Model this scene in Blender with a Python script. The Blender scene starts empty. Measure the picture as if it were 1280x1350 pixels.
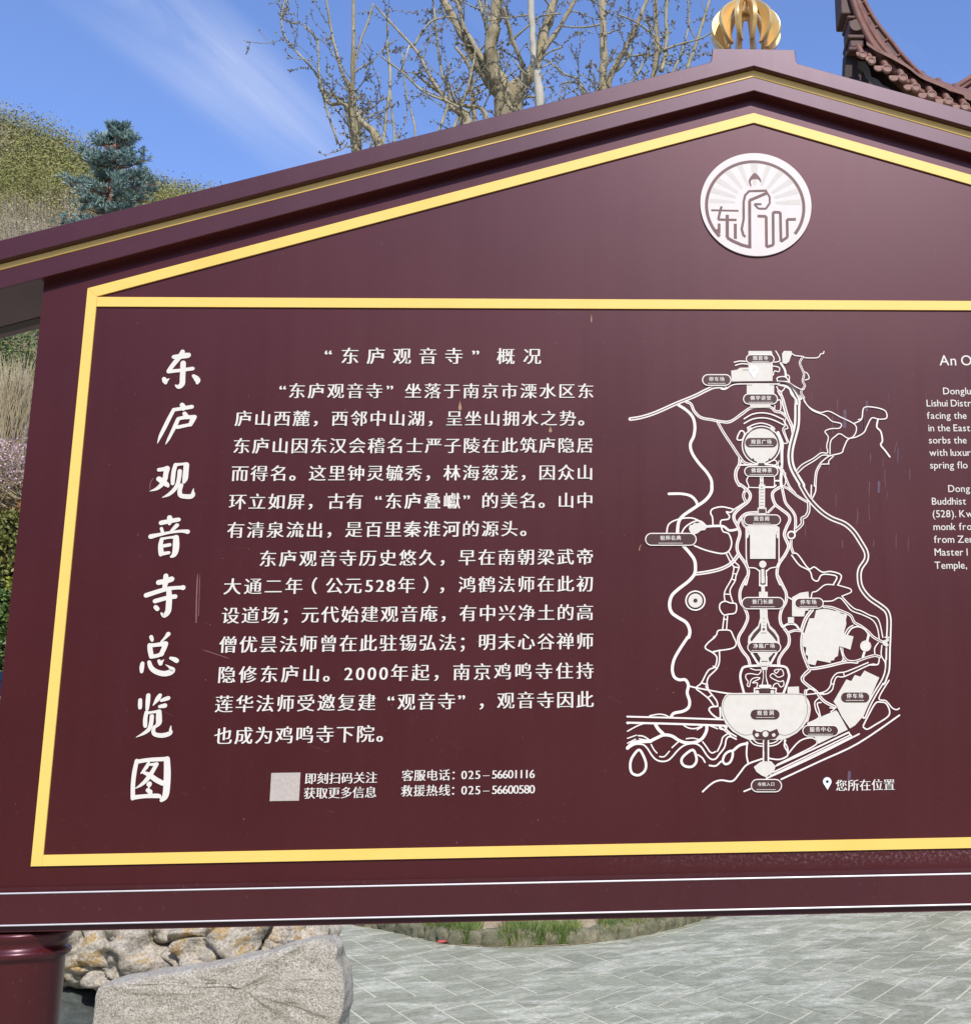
import bpy, bmesh, math, random
import numpy as np
from mathutils import Vector, Matrix, noise
from mathutils.geometry import tessellate_polygon
R = math.radians
random.seed(7)
sc = bpy.context.scene
col = sc.collection

# ------------------------------------------------------------------ camera
FP, CX, CY = 1630.0, 929.7, 659.9            # focal length and optical centre in photo pixels
PIT, YAW, ROLL = 0.2185, 0.0555, -0.01617
EYE = Vector((0, 0, 1.6))
fwd = Vector((math.sin(YAW)*math.cos(PIT), math.cos(YAW)*math.cos(PIT), math.sin(PIT)))
rt0 = Vector((math.cos(YAW), -math.sin(YAW), 0)); up0 = rt0.cross(fwd)
rt = rt0*math.cos(ROLL) + up0*math.sin(ROLL)
up = -rt0*math.sin(ROLL) + up0*math.cos(ROLL)
cd = bpy.data.cameras.new('camera'); cam = bpy.data.objects.new('camera', cd); col.objects.link(cam)
cam.matrix_world = Matrix(((rt.x, up.x, -fwd.x, 0), (rt.y, up.y, -fwd.y, 0), (rt.z, up.z, -fwd.z, 1.6), (0, 0, 0, 1)))
cd.sensor_fit = 'VERTICAL'; cd.sensor_height = 24.0; cd.lens = FP/1350*24.0
cd.shift_x = (640-CX)/1350; cd.shift_y = (CY-675)/1350
cd.clip_start = 0.05; cd.clip_end = 2000
sc.camera = cam

# ------------------------------------------------------------------ light
SUN_AZ, SUN_EL = R(15), R(45)                # behind the camera, a little to the right
sunvec = Vector((math.sin(SUN_AZ)*math.cos(SUN_EL), -math.cos(SUN_AZ)*math.cos(SUN_EL), math.sin(SUN_EL)))
sl = bpy.data.lights.new('sun', 'SUN'); sl.energy = 2.75; sl.angle = R(0.53); sl.color = (1, .955, .88)
so = bpy.data.objects.new('sun', sl); col.objects.link(so)
so.rotation_euler = (-sunvec).to_track_quat('-Z', 'Y').to_euler()
sc.view_settings.view_transform = 'Standard'; sc.view_settings.look = 'None'
sc.view_settings.exposure = 0.66; sc.view_settings.gamma = 1
sc.view_settings.use_curve_mapping = False
sc.render.engine = 'CYCLES'

def ray(px, py):
    return (fwd + rt*((px-CX)/FP) - up*((py-CY)/FP))
def at(px, py, Y=2.5):
    d = ray(px, py); return EYE + d*(Y/d.y)

world = bpy.data.worlds.new('World'); sc.world = world; world.use_nodes = True
nt = world.node_tree; nt.nodes.clear()
def N(t, typ, **kw):
    n = t.nodes.new(typ)
    for k, v in kw.items():
        if k == 'op': n.operation = v
        elif k == 'i':
            for a, b in v.items():
                n.inputs[a].default_value = b
        else: setattr(n, k, v)
    return n
out = N(nt, 'ShaderNodeOutputWorld'); bg = N(nt, 'ShaderNodeBackground'); bg.inputs['Strength'].default_value = 0.15
sky = N(nt, 'ShaderNodeTexSky', sky_type='NISHITA', sun_disc=False)
sky.sun_elevation = SUN_EL
sky.sun_rotation = math.pi - SUN_AZ
sky.air_density = 1.0; sky.dust_density = 0.6; sky.ozone_density = 3.0; sky.altitude = 50
tc = N(nt, 'ShaderNodeTexCoord')
def vdot(vec):
    n = N(nt, 'ShaderNodeVectorMath', op='DOT_PRODUCT'); nt.links.new(tc.outputs['Generated'], n.inputs[0])
    n.inputs[1].default_value = tuple(vec); return n.outputs['Value']
def mth(op, a, b=None, c=None, clamp=False):
    n = N(nt, 'ShaderNodeMath', op=op); n.use_clamp = clamp
    for i, x in enumerate((a, b, c)):
        if x is None: continue
        if isinstance(x, (int, float)): n.inputs[i].default_value = x
        else: nt.links.new(x, n.inputs[i])
    return n.outputs[0]
d1 = ray(130, -40).normalized(); d2 = ray(440, 210).normalized()
nrm = d1.cross(d2).normalized(); tan = (d2-d1).normalized()
comb = N(nt, 'ShaderNodeCombineXYZ')
u_, v_, w_ = vdot(tan), vdot(nrm), vdot(tan.cross(nrm))
nt.links.new(mth('MULTIPLY', u_, 2.2), comb.inputs[0]); nt.links.new(mth('MULTIPLY', v_, 13.0), comb.inputs[1]); nt.links.new(mth('MULTIPLY', w_, 2.0), comb.inputs[2])
cn = N(nt, 'ShaderNodeTexNoise', i={'Scale': 1.3, 'Detail': 9, 'Roughness': .56, 'Distortion': .8}); nt.links.new(comb.outputs[0], cn.inputs['Vector'])
# one wide streak of cirrus, and thin veils elsewhere
dist = mth('ABSOLUTE', v_)
band = mth('SUBTRACT', 1.0, mth('MULTIPLY', dist, 23.0), clamp=True)
umid = (d1.dot(tan)+d2.dot(tan))/2
along = mth('SUBTRACT', 1.0, mth('MULTIPLY', mth('ABSOLUTE', mth('SUBTRACT', u_, umid)), 6.5), clamp=True)
streak = mth('MULTIPLY', mth('MULTIPLY', band, along), mth('MULTIPLY', mth('SUBTRACT', cn.outputs[0], .30, clamp=True), 5.0))
veil = mth('MULTIPLY', mth('SUBTRACT', cn.outputs[0], .55, clamp=True), .45)
cl = mth('MINIMUM', mth('ADD', mth('MULTIPLY', streak, .62), veil), .75)
mix = N(nt, 'ShaderNodeMixRGB'); nt.links.new(cl, mix.inputs[0])
hs = N(nt, 'ShaderNodeHueSaturation', i={'Saturation': 1.04, 'Value': 1.12}); nt.links.new(sky.outputs[0], hs.inputs['Color'])
tint = N(nt, 'ShaderNodeMixRGB', blend_type='MULTIPLY'); tint.inputs[0].default_value = 1; tint.inputs[2].default_value = (.79, .775, .94, 1)
nt.links.new(hs.outputs[0], tint.inputs[1]); nt.links.new(tint.outputs[0], mix.inputs[1]); mix.inputs[2].default_value = (3.2, 3.5, 4.4, 1)
nt.links.new(mix.outputs[0], bg.inputs[0]); nt.links.new(bg.outputs[0], out.inputs[0])

# ------------------------------------------------------------------ helpers
def tag(o, label=None, cat=None, group=None, kind=None):
    if label: o['label'] = label
    if cat: o['category'] = cat
    if group: o['group'] = group
    if kind: o['kind'] = kind
    return o
def empty(name, loc, label, cat, group=None):
    o = bpy.data.objects.new(name, None); col.objects.link(o); o.location = loc
    o.empty_display_size = .1
    return tag(o, label, cat, group)
PARENTLOC = {}
def link(name, me, mat, parent=None, smooth=False, kind=None, label=None):
    o = bpy.data.objects.new(name, me); col.objects.link(o)
    if mat is not None and len(me.materials) == 0: me.materials.append(mat)
    if smooth:
        me.polygons.foreach_set('use_smooth', [True]*len(me.polygons))
    if parent is not None:
        o.parent = parent
        p = parent; off = Vector((0, 0, 0))
        while p is not None: off += p.location; p = p.parent
        o.location = -off                      # geometry is written in world metres
    if kind: o['kind'] = kind
    if label: o['label'] = label
    return o
class MB:
    def __init__(s): s.v = []; s.f = []
    def add(s, vs, fs):
        n = len(s.v); s.v += [tuple(v) for v in vs]; s.f += [tuple(i+n for i in f) for f in fs]; return s
    def box(s, a, b, M=None):
        x0, y0, z0 = a; x1, y1, z1 = b
        vs = [Vector(p) for p in ((x0,y0,z0),(x1,y0,z0),(x1,y1,z0),(x0,y1,z0),(x0,y0,z1),(x1,y0,z1),(x1,y1,z1),(x0,y1,z1))]
        if M: vs = [M @ v for v in vs]
        return s.add(vs, [(0,3,2,1),(4,5,6,7),(0,1,5,4),(1,2,6,5),(2,3,7,6),(3,0,4,7)])
    def prism(s, poly, y0, y1):                # poly in (x,z), pushed from y0 (front) to y1
        n = len(poly)
        vs = [(x, y0, z) for x, z in poly] + [(x, y1, z) for x, z in poly]
        tr = tessellate_polygon([[Vector((x, z, 0)) for x, z in poly]])
        fs = [tuple(t) for t in tr] + [tuple(n+i for i in reversed(t)) for t in tr]
        fs += [(i, (i+1) % n, n+(i+1) % n, n+i) for i in range(n)]
        return s.add(vs, fs)
    def tube(s, pts, rad, n=6, cap=True):
        pts = [Vector(p) for p in pts]
        if not hasattr(rad, '__len__'): rad = [rad]*len(pts)
        vs = []; fs = []; u = None
        for i, p in enumerate(pts):
            t = (pts[min(i+1, len(pts)-1)]-pts[max(i-1, 0)])
            if t.length < 1e-9: t = Vector((0, 0, 1))
            t.normalize()
            if u is None:
                a = Vector((0, 0, 1)) if abs(t.z) < .9 else Vector((1, 0, 0)); u = t.cross(a).normalized()
            else:
                u = (u - t*u.dot(t))
                if u.length < 1e-6: u = t.cross(Vector((1, 0, 0)))
                u.normalize()
            w = t.cross(u)
            for k in range(n):
                an = 2*math.pi*k/n; vs.append(p + (u*math.cos(an)+w*math.sin(an))*rad[i])
        for i in range(len(pts)-1):
            for k in range(n):
                a = i*n+k; b = i*n+(k+1) % n; fs.append((a, b, b+n, a+n))
        if cap:
            fs.append(tuple(reversed(range(n)))); fs.append(tuple(range((len(pts)-1)*n, len(pts)*n)))
        return s.add(vs, fs)
    def lathe(s, prof, c, n=32):               # prof: (r, z)
        vs = []; fs = []
        for r_, z in prof:
            for k in range(n):
                a = 2*math.pi*k/n; vs.append((c[0]+r_*math.cos(a), c[1]+r_*math.sin(a), c[2]+z))
        for i in range(len(prof)-1):
            for k in range(n):
                a = i*n+k; b = i*n+(k+1) % n; fs.append((a, b, b+n, a+n))
        return s.add(vs, fs)
    def mesh(s, name):
        me = bpy.data.meshes.new(name); me.from_pydata(s.v, [], s.f); me.update(); return me
    def build(s, name, mat, parent=None, smooth=False, kind=None, label=None, recalc=True):
        me = s.mesh(name)
        if recalc:
            b = bmesh.new(); b.from_mesh(me); bmesh.ops.recalc_face_normals(b, faces=b.faces); b.to_mesh(me); b.free()
        return link(name, me, mat, parent, smooth, kind, label)

# ------------------------------------------------------------------ materials
def newmat(name):
    m = bpy.data.materials.new(name); m.use_nodes = True; t = m.node_tree
    b = t.nodes['Principled BSDF']; return m, t, b
def setc(b, k, v):
    b.inputs[k].default_value = v if not isinstance(v, tuple) or len(v) == 4 else (*v, 1)
def ramp(t, src, stops):
    r = t.nodes.new('ShaderNodeValToRGB'); t.links.new(src, r.inputs[0])
    el = r.color_ramp.elements
    while len(el) < len(stops): el.new(.5)
    for e, (p, c) in zip(el, stops):
        e.position = p; e.color = (*c, 1) if len(c) == 3 else c
    return r.outputs[0]
def noisy(name, c1, c2, scale=5, detail=6, rough=.7, bump=0., bscale=None, spec=.4, metallic=0., coord='Object', stretch=(1,1,1), c3=None, rnd=0., bdist=.01):
    m, t, b = newmat(name)
    co = t.nodes.new('ShaderNodeTexCoord'); mp = t.nodes.new('ShaderNodeMapping'); mp.inputs['Scale'].default_value = stretch
    t.links.new(co.outputs[coord], mp.inputs[0])
    n = N(t, 'ShaderNodeTexNoise', i={'Scale': scale, 'Detail': detail, 'Roughness': .6}); t.links.new(mp.outputs[0], n.inputs['Vector'])
    st = [(.3, c1), (.7, c2)] if c3 is None else [(.28, c1), (.5, c2), (.72, c3)]
    c = ramp(t, n.outputs[0], st)
    if rnd:
        oi = t.nodes.new('ShaderNodeObjectInfo'); h = t.nodes.new('ShaderNodeHueSaturation')
        mr = N(t, 'ShaderNodeMapRange', i={'To Min': 1-rnd, 'To Max': 1+rnd}); t.links.new(oi.outputs['Random'], mr.inputs[0])
        t.links.new(mr.outputs[0], h.inputs['Value']); t.links.new(c, h.inputs['Color']); c = h.outputs[0]
    t.links.new(c, b.inputs['Base Color'])
    setc(b, 'Roughness', rough); setc(b, 'Specular IOR Level', spec); setc(b, 'Metallic', metallic)
    if bump:
        n2 = N(t, 'ShaderNodeTexNoise', i={'Scale': bscale or scale*3, 'Detail': 8, 'Roughness': .65}); t.links.new(mp.outputs[0], n2.inputs['Vector'])
        bp = N(t, 'ShaderNodeBump', i={'Strength': bump, 'Distance': bdist}); t.links.new(n2.outputs[0], bp.inputs['Height'])
        t.links.new(bp.outputs[0], b.inputs['Normal'])
    return m
# ------------------------------------------------------------------ sign materials
def paint(name, base, rough, spec, coat=0, dirt=None, tintc=(1., .72, .84, 1.)):
    m, t, b = newmat(name)
    co = t.nodes.new('ShaderNodeTexCoord')
    n1 = N(t, 'ShaderNodeTexNoise', i={'Scale': 3.0, 'Detail': 5}); t.links.new(co.outputs['Object'], n1.inputs['Vector'])
    n2 = N(t, 'ShaderNodeTexNoise', i={'Scale': 900.0, 'Detail': 2}); t.links.new(co.outputs['Object'], n2.inputs['Vector'])
    c = ramp(t, n1.outputs[0], [(.35, tuple(x*.93 for x in base)), (.65, tuple(x*1.07 for x in base))])
    # fine dust specks
    mp = t.nodes.new('ShaderNodeMapping'); mp.inputs['Scale'].default_value = (1, 1, .45); t.links.new(co.outputs['Object'], mp.inputs[0])
    vo = N(t, 'ShaderNodeTexNoise', i={'Scale': 260.0, 'Detail': 3, 'Roughness': .7}); t.links.new(mp.outputs[0], vo.inputs['Vector'])
    sp = ramp(t, vo.outputs[0], [(.64, (0, 0, 0)), (.78, (.22, .22, .22))])
    mx = N(t, 'ShaderNodeMixRGB'); t.links.new(sp, mx.inputs[0]); t.links.new(c, mx.inputs[1]); mx.inputs[2].default_value = (.45, .38, .36, 1)
    c = mx.outputs[0]
    if dirt:
        z0, z1, x0, x1 = dirt
        sx = N(t, 'ShaderNodeSeparateXYZ'); t.links.new(co.outputs['Object'], sx.inputs[0])
        def rng(src, a, b_, lo=0., hi=1.):
            q = N(t, 'ShaderNodeMapRange', i={'From Min': a, 'From Max': b_, 'To Min': lo, 'To Max': hi}); t.links.new(src, q.inputs[0]); return q.outputs[0]
        def mul(a, b_):
            q = N(t, 'ShaderNodeMath', op='MULTIPLY'); t.links.new(a, q.inputs[0]); t.links.new(b_, q.inputs[1]); return q.outputs[0]
        zm = mul(rng(sx.outputs['Z'], z0, (z0+z1)/2), rng(sx.outputs['Z'], z1, (z0+z1)/2)); xm = rng(sx.outputs['X'], x0, x1)
        vn = N(t, 'ShaderNodeTexNoise', i={'Scale': 150.0, 'Detail': 6, 'Roughness': .8}); t.links.new(co.outputs['Object'], vn.inputs['Vector'])
        vr = ramp(t, vn.outputs[0], [(.5, (0, 0, 0)), (.66, (1, 1, 1))])
        f = mul(mul(zm, xm), vr); f2 = N(t, 'ShaderNodeMath', op='MULTIPLY'); t.links.new(f, f2.inputs[0]); f2.inputs[1].default_value = .45
        mx2 = N(t, 'ShaderNodeMixRGB'); t.links.new(f2.outputs[0], mx2.inputs[0]); t.links.new(c, mx2.inputs[1]); mx2.inputs[2].default_value = (.42, .33, .36, 1)
        c = mx2.outputs[0]
    t.links.new(c, b.inputs['Base Color'])
    mps = t.nodes.new('ShaderNodeMapping'); mps.inputs['Scale'].default_value = (38, 1, 1.3); t.links.new(co.outputs['Object'], mps.inputs[0])
    ns = N(t, 'ShaderNodeTexNoise', i={'Scale': 1.0, 'Detail': 6, 'Roughness': .6}); t.links.new(mps.outputs[0], ns.inputs['Vector'])
    av = N(t, 'ShaderNodeMixRGB'); av.inputs[0].default_value = .55; t.links.new(n1.outputs[0], av.inputs[1]); t.links.new(ns.outputs[0], av.inputs[2])
    r = N(t, 'ShaderNodeMapRange', i={'From Min': .3, 'From Max': .7, 'To Min': rough*.92, 'To Max': rough*1.08}); t.links.new(av.outputs[0], r.inputs[0]); t.links.new(r.outputs[0], b.inputs['Roughness'])
    setc(b, 'Specular IOR Level', spec); setc(b, 'Specular Tint', tintc)
    if coat: setc(b, 'Coat Weight', coat); setc(b, 'Coat Roughness', .12)
    bp = N(t, 'ShaderNodeBump', i={'Strength': .05, 'Distance': .0002}); t.links.new(n2.outputs[0], bp.inputs['Height']); t.links.new(bp.outputs[0], b.inputs['Normal'])
    return m
MAROON = (.052, .0055, .0048)
m_panel = paint('maroon_panel_paint', MAROON, .41, .64, dirt=(1.42, 1.462, -.15, .5))
m_maroon = paint('maroon_metal_paint', MAROON, .40, .78, tintc=(.95, .80, .96, 1.))
m_post = paint('maroon_post_paint', (.058, .008, .009), .32, .55)
m_inside = noisy('grey_brown_underside', (.030, .018, .013), (.042, .026, .019), scale=14, rough=.6)
m_gold = noisy('pale_gold_paint', (.80, .52, .11), (.86, .575, .14), scale=4, rough=.45, spec=.5, c3=(.84, .55, .13))
m_goldtrim = noisy('gold_trim_paint', (.86, .62, .24), (.92, .68, .29), scale=6, rough=.4, spec=.5)
m_petal = noisy('gold_finial_paint', (.80, .54, .20), (.90, .64, .28), scale=20, rough=.27, spec=.7, metallic=.45)
m_white = noisy('warm_white_print', (.68, .645, .58), (.74, .70, .635), scale=9, rough=.5, spec=.35)
m_cream = noisy('cream_map_print', (.64, .595, .52), (.69, .65, .575), scale=60, detail=8, rough=.5, spec=.35)
m_mapline = noisy('pale_map_line_print', (.78, .70, .64), (.86, .79, .73), scale=60, rough=.5, spec=.35)
m_ink = noisy('maroon_print', (.05, .014, .014), (.062, .018, .018), scale=60, rough=.5, spec=.5)
m_brownink = noisy('brown_emblem_print', (.11, .045, .045), (.15, .065, .065), scale=60, rough=.5, spec=.5)
m_raygrey = noisy('faint_grey_print', (.56, .52, .475), (.60, .555, .51), scale=60, rough=.5, spec=.4)
m_emblem = noisy('pale_pink_emblem_print', (.66, .595, .565), (.70, .635, .605), scale=40, rough=.45, spec=.45)
m_bare = noisy('pale_code_plate', (.42, .36, .32), (.52, .46, .41), scale=180, rough=.5)
m_pin = noisy('white_pin_print', (.74, .80, .88), (.80, .85, .92), scale=30, rough=.45)
m_navy = noisy('navy_pin_print', (.01, .015, .04), (.015, .02, .055), scale=30, rough=.5)
m_glint_rim = noisy('edge_glint_and_rim_white', (.86, .82, .80), (.92, .88, .86), scale=30, rough=.25, spec=.8)  # near-white that paints the beam's edge highlights; also the wheel rims
m_scratch = noisy('scratch_marks', (.16, .07, .065), (.24, .12, .11), scale=90, rough=.7)
m_smear = noisy('pale_smears', (.15, .08, .11), (.085, .03, .035), scale=70, rough=.6)
m_rust = noisy('tan_drip_stain', (.30, .17, .09), (.45, .30, .18), scale=90, rough=.7)

YB = 2.5
apex = at(993, 149)                       # peak of the gold gable line on the board
XC = apex.x
sign = empty('notice_board', (XC, YB+.08, 0), 'large maroon gabled temple notice board with gold borders, white Chinese text and a visitor map', 'notice board')

def zl(px, py, Y=YB): return at(px, py, Y)
# ---- panel
pl = zl(59, 371).x; pr = 2*XC-pl
pb = zl(640, 1212).z
slopeL = (zl(995, 126).z - zl(59, 367).z)/(zl(995, 126).x - zl(59, 367).x)
def roofz(x, z_apex): return z_apex - slopeL*abs(x-XC)
za = zl(993, 117).z
panel_poly = [(pl, pb), (pr, pb), (pr, roofz(pr, za)), (XC, za), (pl, roofz(pl, za))]
MB().prism(panel_poly, YB, YB+.14).build('panel', m_panel, sign)
# ---- gold frame strips, 3 mm proud
YG = YB-.0035
gl0, gl1 = zl(115, 390, YG).x, zl(128, 395, YG).x
gr1, gr0 = 2*XC-gl0, 2*XC-gl1
za0, za1 = zl(993, 149, YG).z, zl(993, 161.5, YG).z
gs = (zl(993, 149, YG).z-zl(117, 380, YG).z)/(zl(993, 149, YG).x-zl(117, 380, YG).x)
def gz(x, z): return z-gs*abs(x-XC)
h0, h1 = zl(640, 393.7, YG).z, zl(640, 406, YG).z
b0, b1 = zl(640, 1116, YG).z, zl(640, 1130.5, YG).z
MB().prism([(gl0, b1), (gl1, b1), (gl1, gz(gl1, za1)), (gl0, gz(gl0, za0))], YG, YB-.0003).build('gold_strip', m_gold, sign)
MB().prism([(gr0, b1), (gr1, b1), (gr1, gz(gr1, za0)), (gr0, gz(gr0, za1))], YG, YB-.0003).build('gold_strip', m_gold, sign)
MB().prism([(gl1+.0004, b1), (gr0-.0004, b1), (gr0-.0004, b0), (gl1+.0004, b0)], YG, YB-.0003).build('gold_strip', m_gold, sign)
MB().prism([(gl1+.0004, h1), (gr0-.0004, h1), (gr0-.0004, h0), (gl1+.0004, h0)], YG+.0003, YB-.0003).build('gold_strip', m_gold, sign)
MB().prism([(gl0, gz(gl0, za0)+.0004), (gl1+.0004, gz(gl1, za1)+.0002), (XC, za1), (gr0-.0004, gz(gr0, za1)+.0002), (gr1, gz(gr1, za0)+.0004), (XC, za0)], YG-.0003, YB-.0003).build('gold_strip', m_gold, sign)
# ---- roof mouldings: each a prism following the gable
def band(name, pa_top, pa_bot, pl_top, pl_bot, Y, Yb, mat, xend, extra=None, parent=sign):
    """top/bottom heights at the apex and at a left sample point, at the band's own front plane"""
    at0, at1 = at(*pa_top, Y), at(*pa_bot, Y); l0, l1 = at(*pl_top, Y), at(*pl_bot, Y)
    s0 = (at0.z-l0.z)/(XC-l0.x); s1 = (at1.z-l1.z)/(XC-l1.x)
    xl, xr = XC-xend, XC+xend
    top = [(xr, at0.z-s0*xend)] + (extra(at0.z, s0) if extra else [(XC, at0.z)]) + [(xl, at0.z-s0*xend)]
    poly = [(xl, at1.z-s1*xend), (XC, at1.z), (xr, at1.z-s1*xend)] + top
    o = MB().prism(poly, Y, Yb).build(name, mat, parent); return o, poly
Y1, YGD, Y2, YR = 2.462, 2.4775, 2.4765, 2.70
XE = 1.72
def plinth(z, s):
    a, b = at(937, 64, Y1), at(1049, 66, Y1); zt = (a.z+b.z)/2; hw = (b.x-a.x)/2
    return [(XC+hw+.003, z-s*(hw+.003)), (XC+hw, z-s*hw+.005), (XC+hw-.003, zt), (XC-hw+.003, zt), (XC-hw, z-s*hw+.005), (XC-hw-.003, z-s*(hw+.003))]
# gable bands (apex top uses the extrapolated slope under the plinth)
def zsl(pa, pb_, Y):
    a, b = at(*pa, Y), at(*pb_, Y); return (a.z-b.z)/(a.x-b.x), a
s_, a_ = zsl((900, 91), (0, 317), Y1)
topapex = a_.z + s_*(XC-a_.x)
lz = at(0, 317, Y1)
z1b = at(993, 87, Y1); z1l = at(0, 343, Y1)
def gable(name, ztop, stop, zbot, sbot, Y, Yb, mat, xe, extra=None):
    xl, xr = XC-xe, XC+xe
    top = [(xr, ztop-stop*xe)] + (extra(ztop, stop) if extra else [(XC, ztop)]) + [(xl, ztop-stop*xe)]
    poly = [(xl, zbot-sbot*xe), (XC, zbot), (xr, zbot-sbot*xe)] + top
    o = MB().prism(poly, Y, Yb).build(name, mat, sign)
    bv = o.modifiers.new('b', 'BEVEL'); bv.width = .0016; bv.segments = 3; bv.limit_method = 'ANGLE'; bv.angle_limit = R(40)
    return o
s1b = (z1b.z-z1l.z)/(XC-z1l.x)
gable('roof_fascia', topapex, s_, z1b.z, s1b, Y1, YR, m_maroon, XE, plinth)
g0 = z1b.z; gbot = at(994, 101, Y2).z; gl = at(0, 356, Y2); sg = (gbot-gl.z)/(XC-gl.x)
gable('gold_moulding', g0-.0002, s1b, gbot+.0002, sg, YGD, YR-.004, m_goldtrim, XE-.002)
f2b = at(994, 119.5, Y2).z; f2l = at(0, 381, Y2); s2 = (f2b-f2l.z)/(XC-f2l.x)
gable('lower_fascia', gbot-.0002, sg, f2b, s2, Y2, YR-.006, m_maroon, XE-.002)
# thin bright lip between the gold moulding and the lower fascia
lip = MB(); hw = XE-.004
lip.tube([(XC-hw, Y2-.0003, gbot-sg*hw), (XC, Y2-.0003, gbot)], .0013, 6); lip.tube([(XC, Y2-.0003, gbot), (XC+hw, Y2-.0003, gbot-sg*hw)], .0013, 6)
lip.build('edge_lip', m_gold, sign, smooth=True)
# soffit board below the roof (grey brown underside)
MB().prism([(XC-XE+.01, f2b-s2*(XE-.01)-.0012), (XC, f2b-.0012), (XC+XE-.01, f2b-s2*(XE-.01)-.0012), (XC+XE-.01, f2b-s2*(XE-.01)+.004), (XC, f2b+.004), (XC-XE+.01, f2b-s2*(XE-.01)+.004)], YB+.141, YR-.03).build('soffit', m_inside, sign)
MB().prism([(XC-XE+.01, f2b-s2*(XE-.01)-.0012), (pl-.0005, roofz(pl, f2b)-.0012), (pl-.0005, roofz(pl, f2b)+.004), (XC-XE+.01, f2b-s2*(XE-.01)+.004)], Y2+.004, YB+.1405).build('soffit', m_inside, sign)
# ---- bottom beam
zb_t, zb_b = at(640, 1163.5, YB-.012).z, at(640, 1207, YB-.012).z
xl, xr = pl-.02, pr+.02
o = MB().box((xl, YB-.012, zb_b), (xr, YB+.16, zb_t)).build('bottom_beam', m_maroon, sign)
bv = o.modifiers.new('b', 'BEVEL'); bv.width = .002; bv.segments = 3
MB().box((xl+.004, YB-.005, zb_t+.0004), (xr-.004, YB-.0004, zb_t+.008)).build('ledge', m_maroon, sign)
MB().box((xl+.004, YB-.004, at(640, 1215, YB-.004).z), (xr-.004, YB+.15, zb_b-.0004)).build('beam_foot', m_maroon, sign)
for z in (zb_t-.0022, zb_b+.0008):  # white bars standing in for sun highlights on the beam's edges
    MB().tube([(xl, YB-.0122, z), (xr, YB-.0122, z)], .0017, 8).build('edge_glint', m_glint_rim, sign, smooth=True)
# ---- posts
pc = at(22, 1300, 2.57)
for sx in (-1, 1):
    c = (XC + sx*(XC-pc.x), 2.575, 0); top = at(640, 1216, 2.52).z
    r0 = .078
    prof = [(r0*1.0, 0), (r0, top-.052), (r0*1.02, top-.049), (r0*1.10, top-.046), (r0*1.13, top-.040), (r0*1.10, top-.034), (r0*1.04, top-.031), (r0*1.03, top-.020), (r0*1.10, top-.014), (r0*1.14, top-.008), (r0*1.14, top-.0005), (0.001, top-.0004)]
    p = MB().lathe(prof, c, 48).build('post', m_post, sign, smooth=True)
# ---- emblem
def disc(mb, c, rx, rz, Y, n=64, th=0.0):
    mb.prism([(c[0]+rx*math.cos(2*math.pi*i/n), c[1]+rz*math.sin(2*math.pi*i/n)) for i in range(n)], Y, Y+max(th, .0002))
layer = [0]
def ribbon_poly(pts, w, closed=False, caps=True):
    """list of polygons covering a stroke: pts [(x,z)], w width or list"""
    n = len(pts)
    P = [Vector((p[0], p[1])) for p in pts]
    W = w if hasattr(w, '__len__') else [w]*n
    polys = []
    # split at sharp corners
    runs = []; cur = [0]
    for i in range(1, n-1):
        cur.append(i)
        a = (P[i]-P[i-1]); b = (P[i+1]-P[i])
        if a.length > 1e-9 and b.length > 1e-9 and a.angle(b) > R(50):
            runs.append(cur); cur = [i]
    cur.append(n-1); runs.append(cur)
    for r_ in runs:
        L, Rr = [], []
        for j, i in enumerate(r_):
            if j == 0 and closed and len(runs) == 1: t = (P[1]-P[0]).normalized()+(P[0]-P[n-2]).normalized()
            elif j == len(r_)-1 and closed and len(runs) == 1: t = (P[1]-P[0]).normalized()+(P[0]-P[n-2]).normalized()
            elif j == 0: t = P[r_[1]]-P[i]
            elif j == len(r_)-1: t = P[i]-P[r_[j-1]]
            else: t = (P[i]-P[r_[j-1]]).normalized()+(P[r_[j+1]]-P[i]).normalized()
            if t.length < 1e-9: t = Vector((1, 0))
            t.normalize(); nn = Vector((-t.y, t.x))
            L.append(P[i]+nn*W[i]/2); Rr.append(P[i]-nn*W[i]/2)
        polys.append(('strip', L, Rr, P[r_[0]], W[r_[0]], P[r_[-1]], W[r_[-1]]))
    return polys
STEP = 6e-6
def stroke(mb, pts, w, Y, closed=False, caps=True, th=0.):
    """each piece a hair in front of the last, so that nothing lies in one plane"""
    y = Y
    for kind, L, Rr, p0, w0, p1, w1 in ribbon_poly(pts, w, closed):
        n = len(L); y -= STEP
        vs = [(a.x, y, a.y) for a in L]+[(a.x, y, a.y) for a in Rr]
        fs = [(i, i+1, n+i+1, n+i) for i in range(n-1)]
        if th:
            vs += [(a.x, y+th, a.y) for a in L]+[(a.x, y+th, a.y) for a in Rr]
            for i in range(n-1):
                fs.append((i, i+1, 2*n+i+1, 2*n+i)); fs.append((n+i, n+i+1, 3*n+i+1, 3*n+i))
            fs.append((0, n, 3*n, 2*n)); fs.append((n-1, 2*n-1, 4*n-1, 3*n-1))
        mb.add(vs, fs)
        if caps:
            for p, ww in ((p0, w0), (p1, w1)):
                if ww < 1e-5: continue
                y -= STEP; k = 12
                ring = [(p.x+ww/2*math.cos(2*math.pi*i/k), y, p.y+ww/2*math.sin(2*math.pi*i/k)) for i in range(k)]
                f = [tuple(range(k))]
                if th:
                    ring += [(x, Y+th, z) for x, _, z in ring]
                    f += [(i, (i+1) % k, k+(i+1) % k, k+i) for i in range(k)]
                mb.add(ring, f)
    return y
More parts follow.
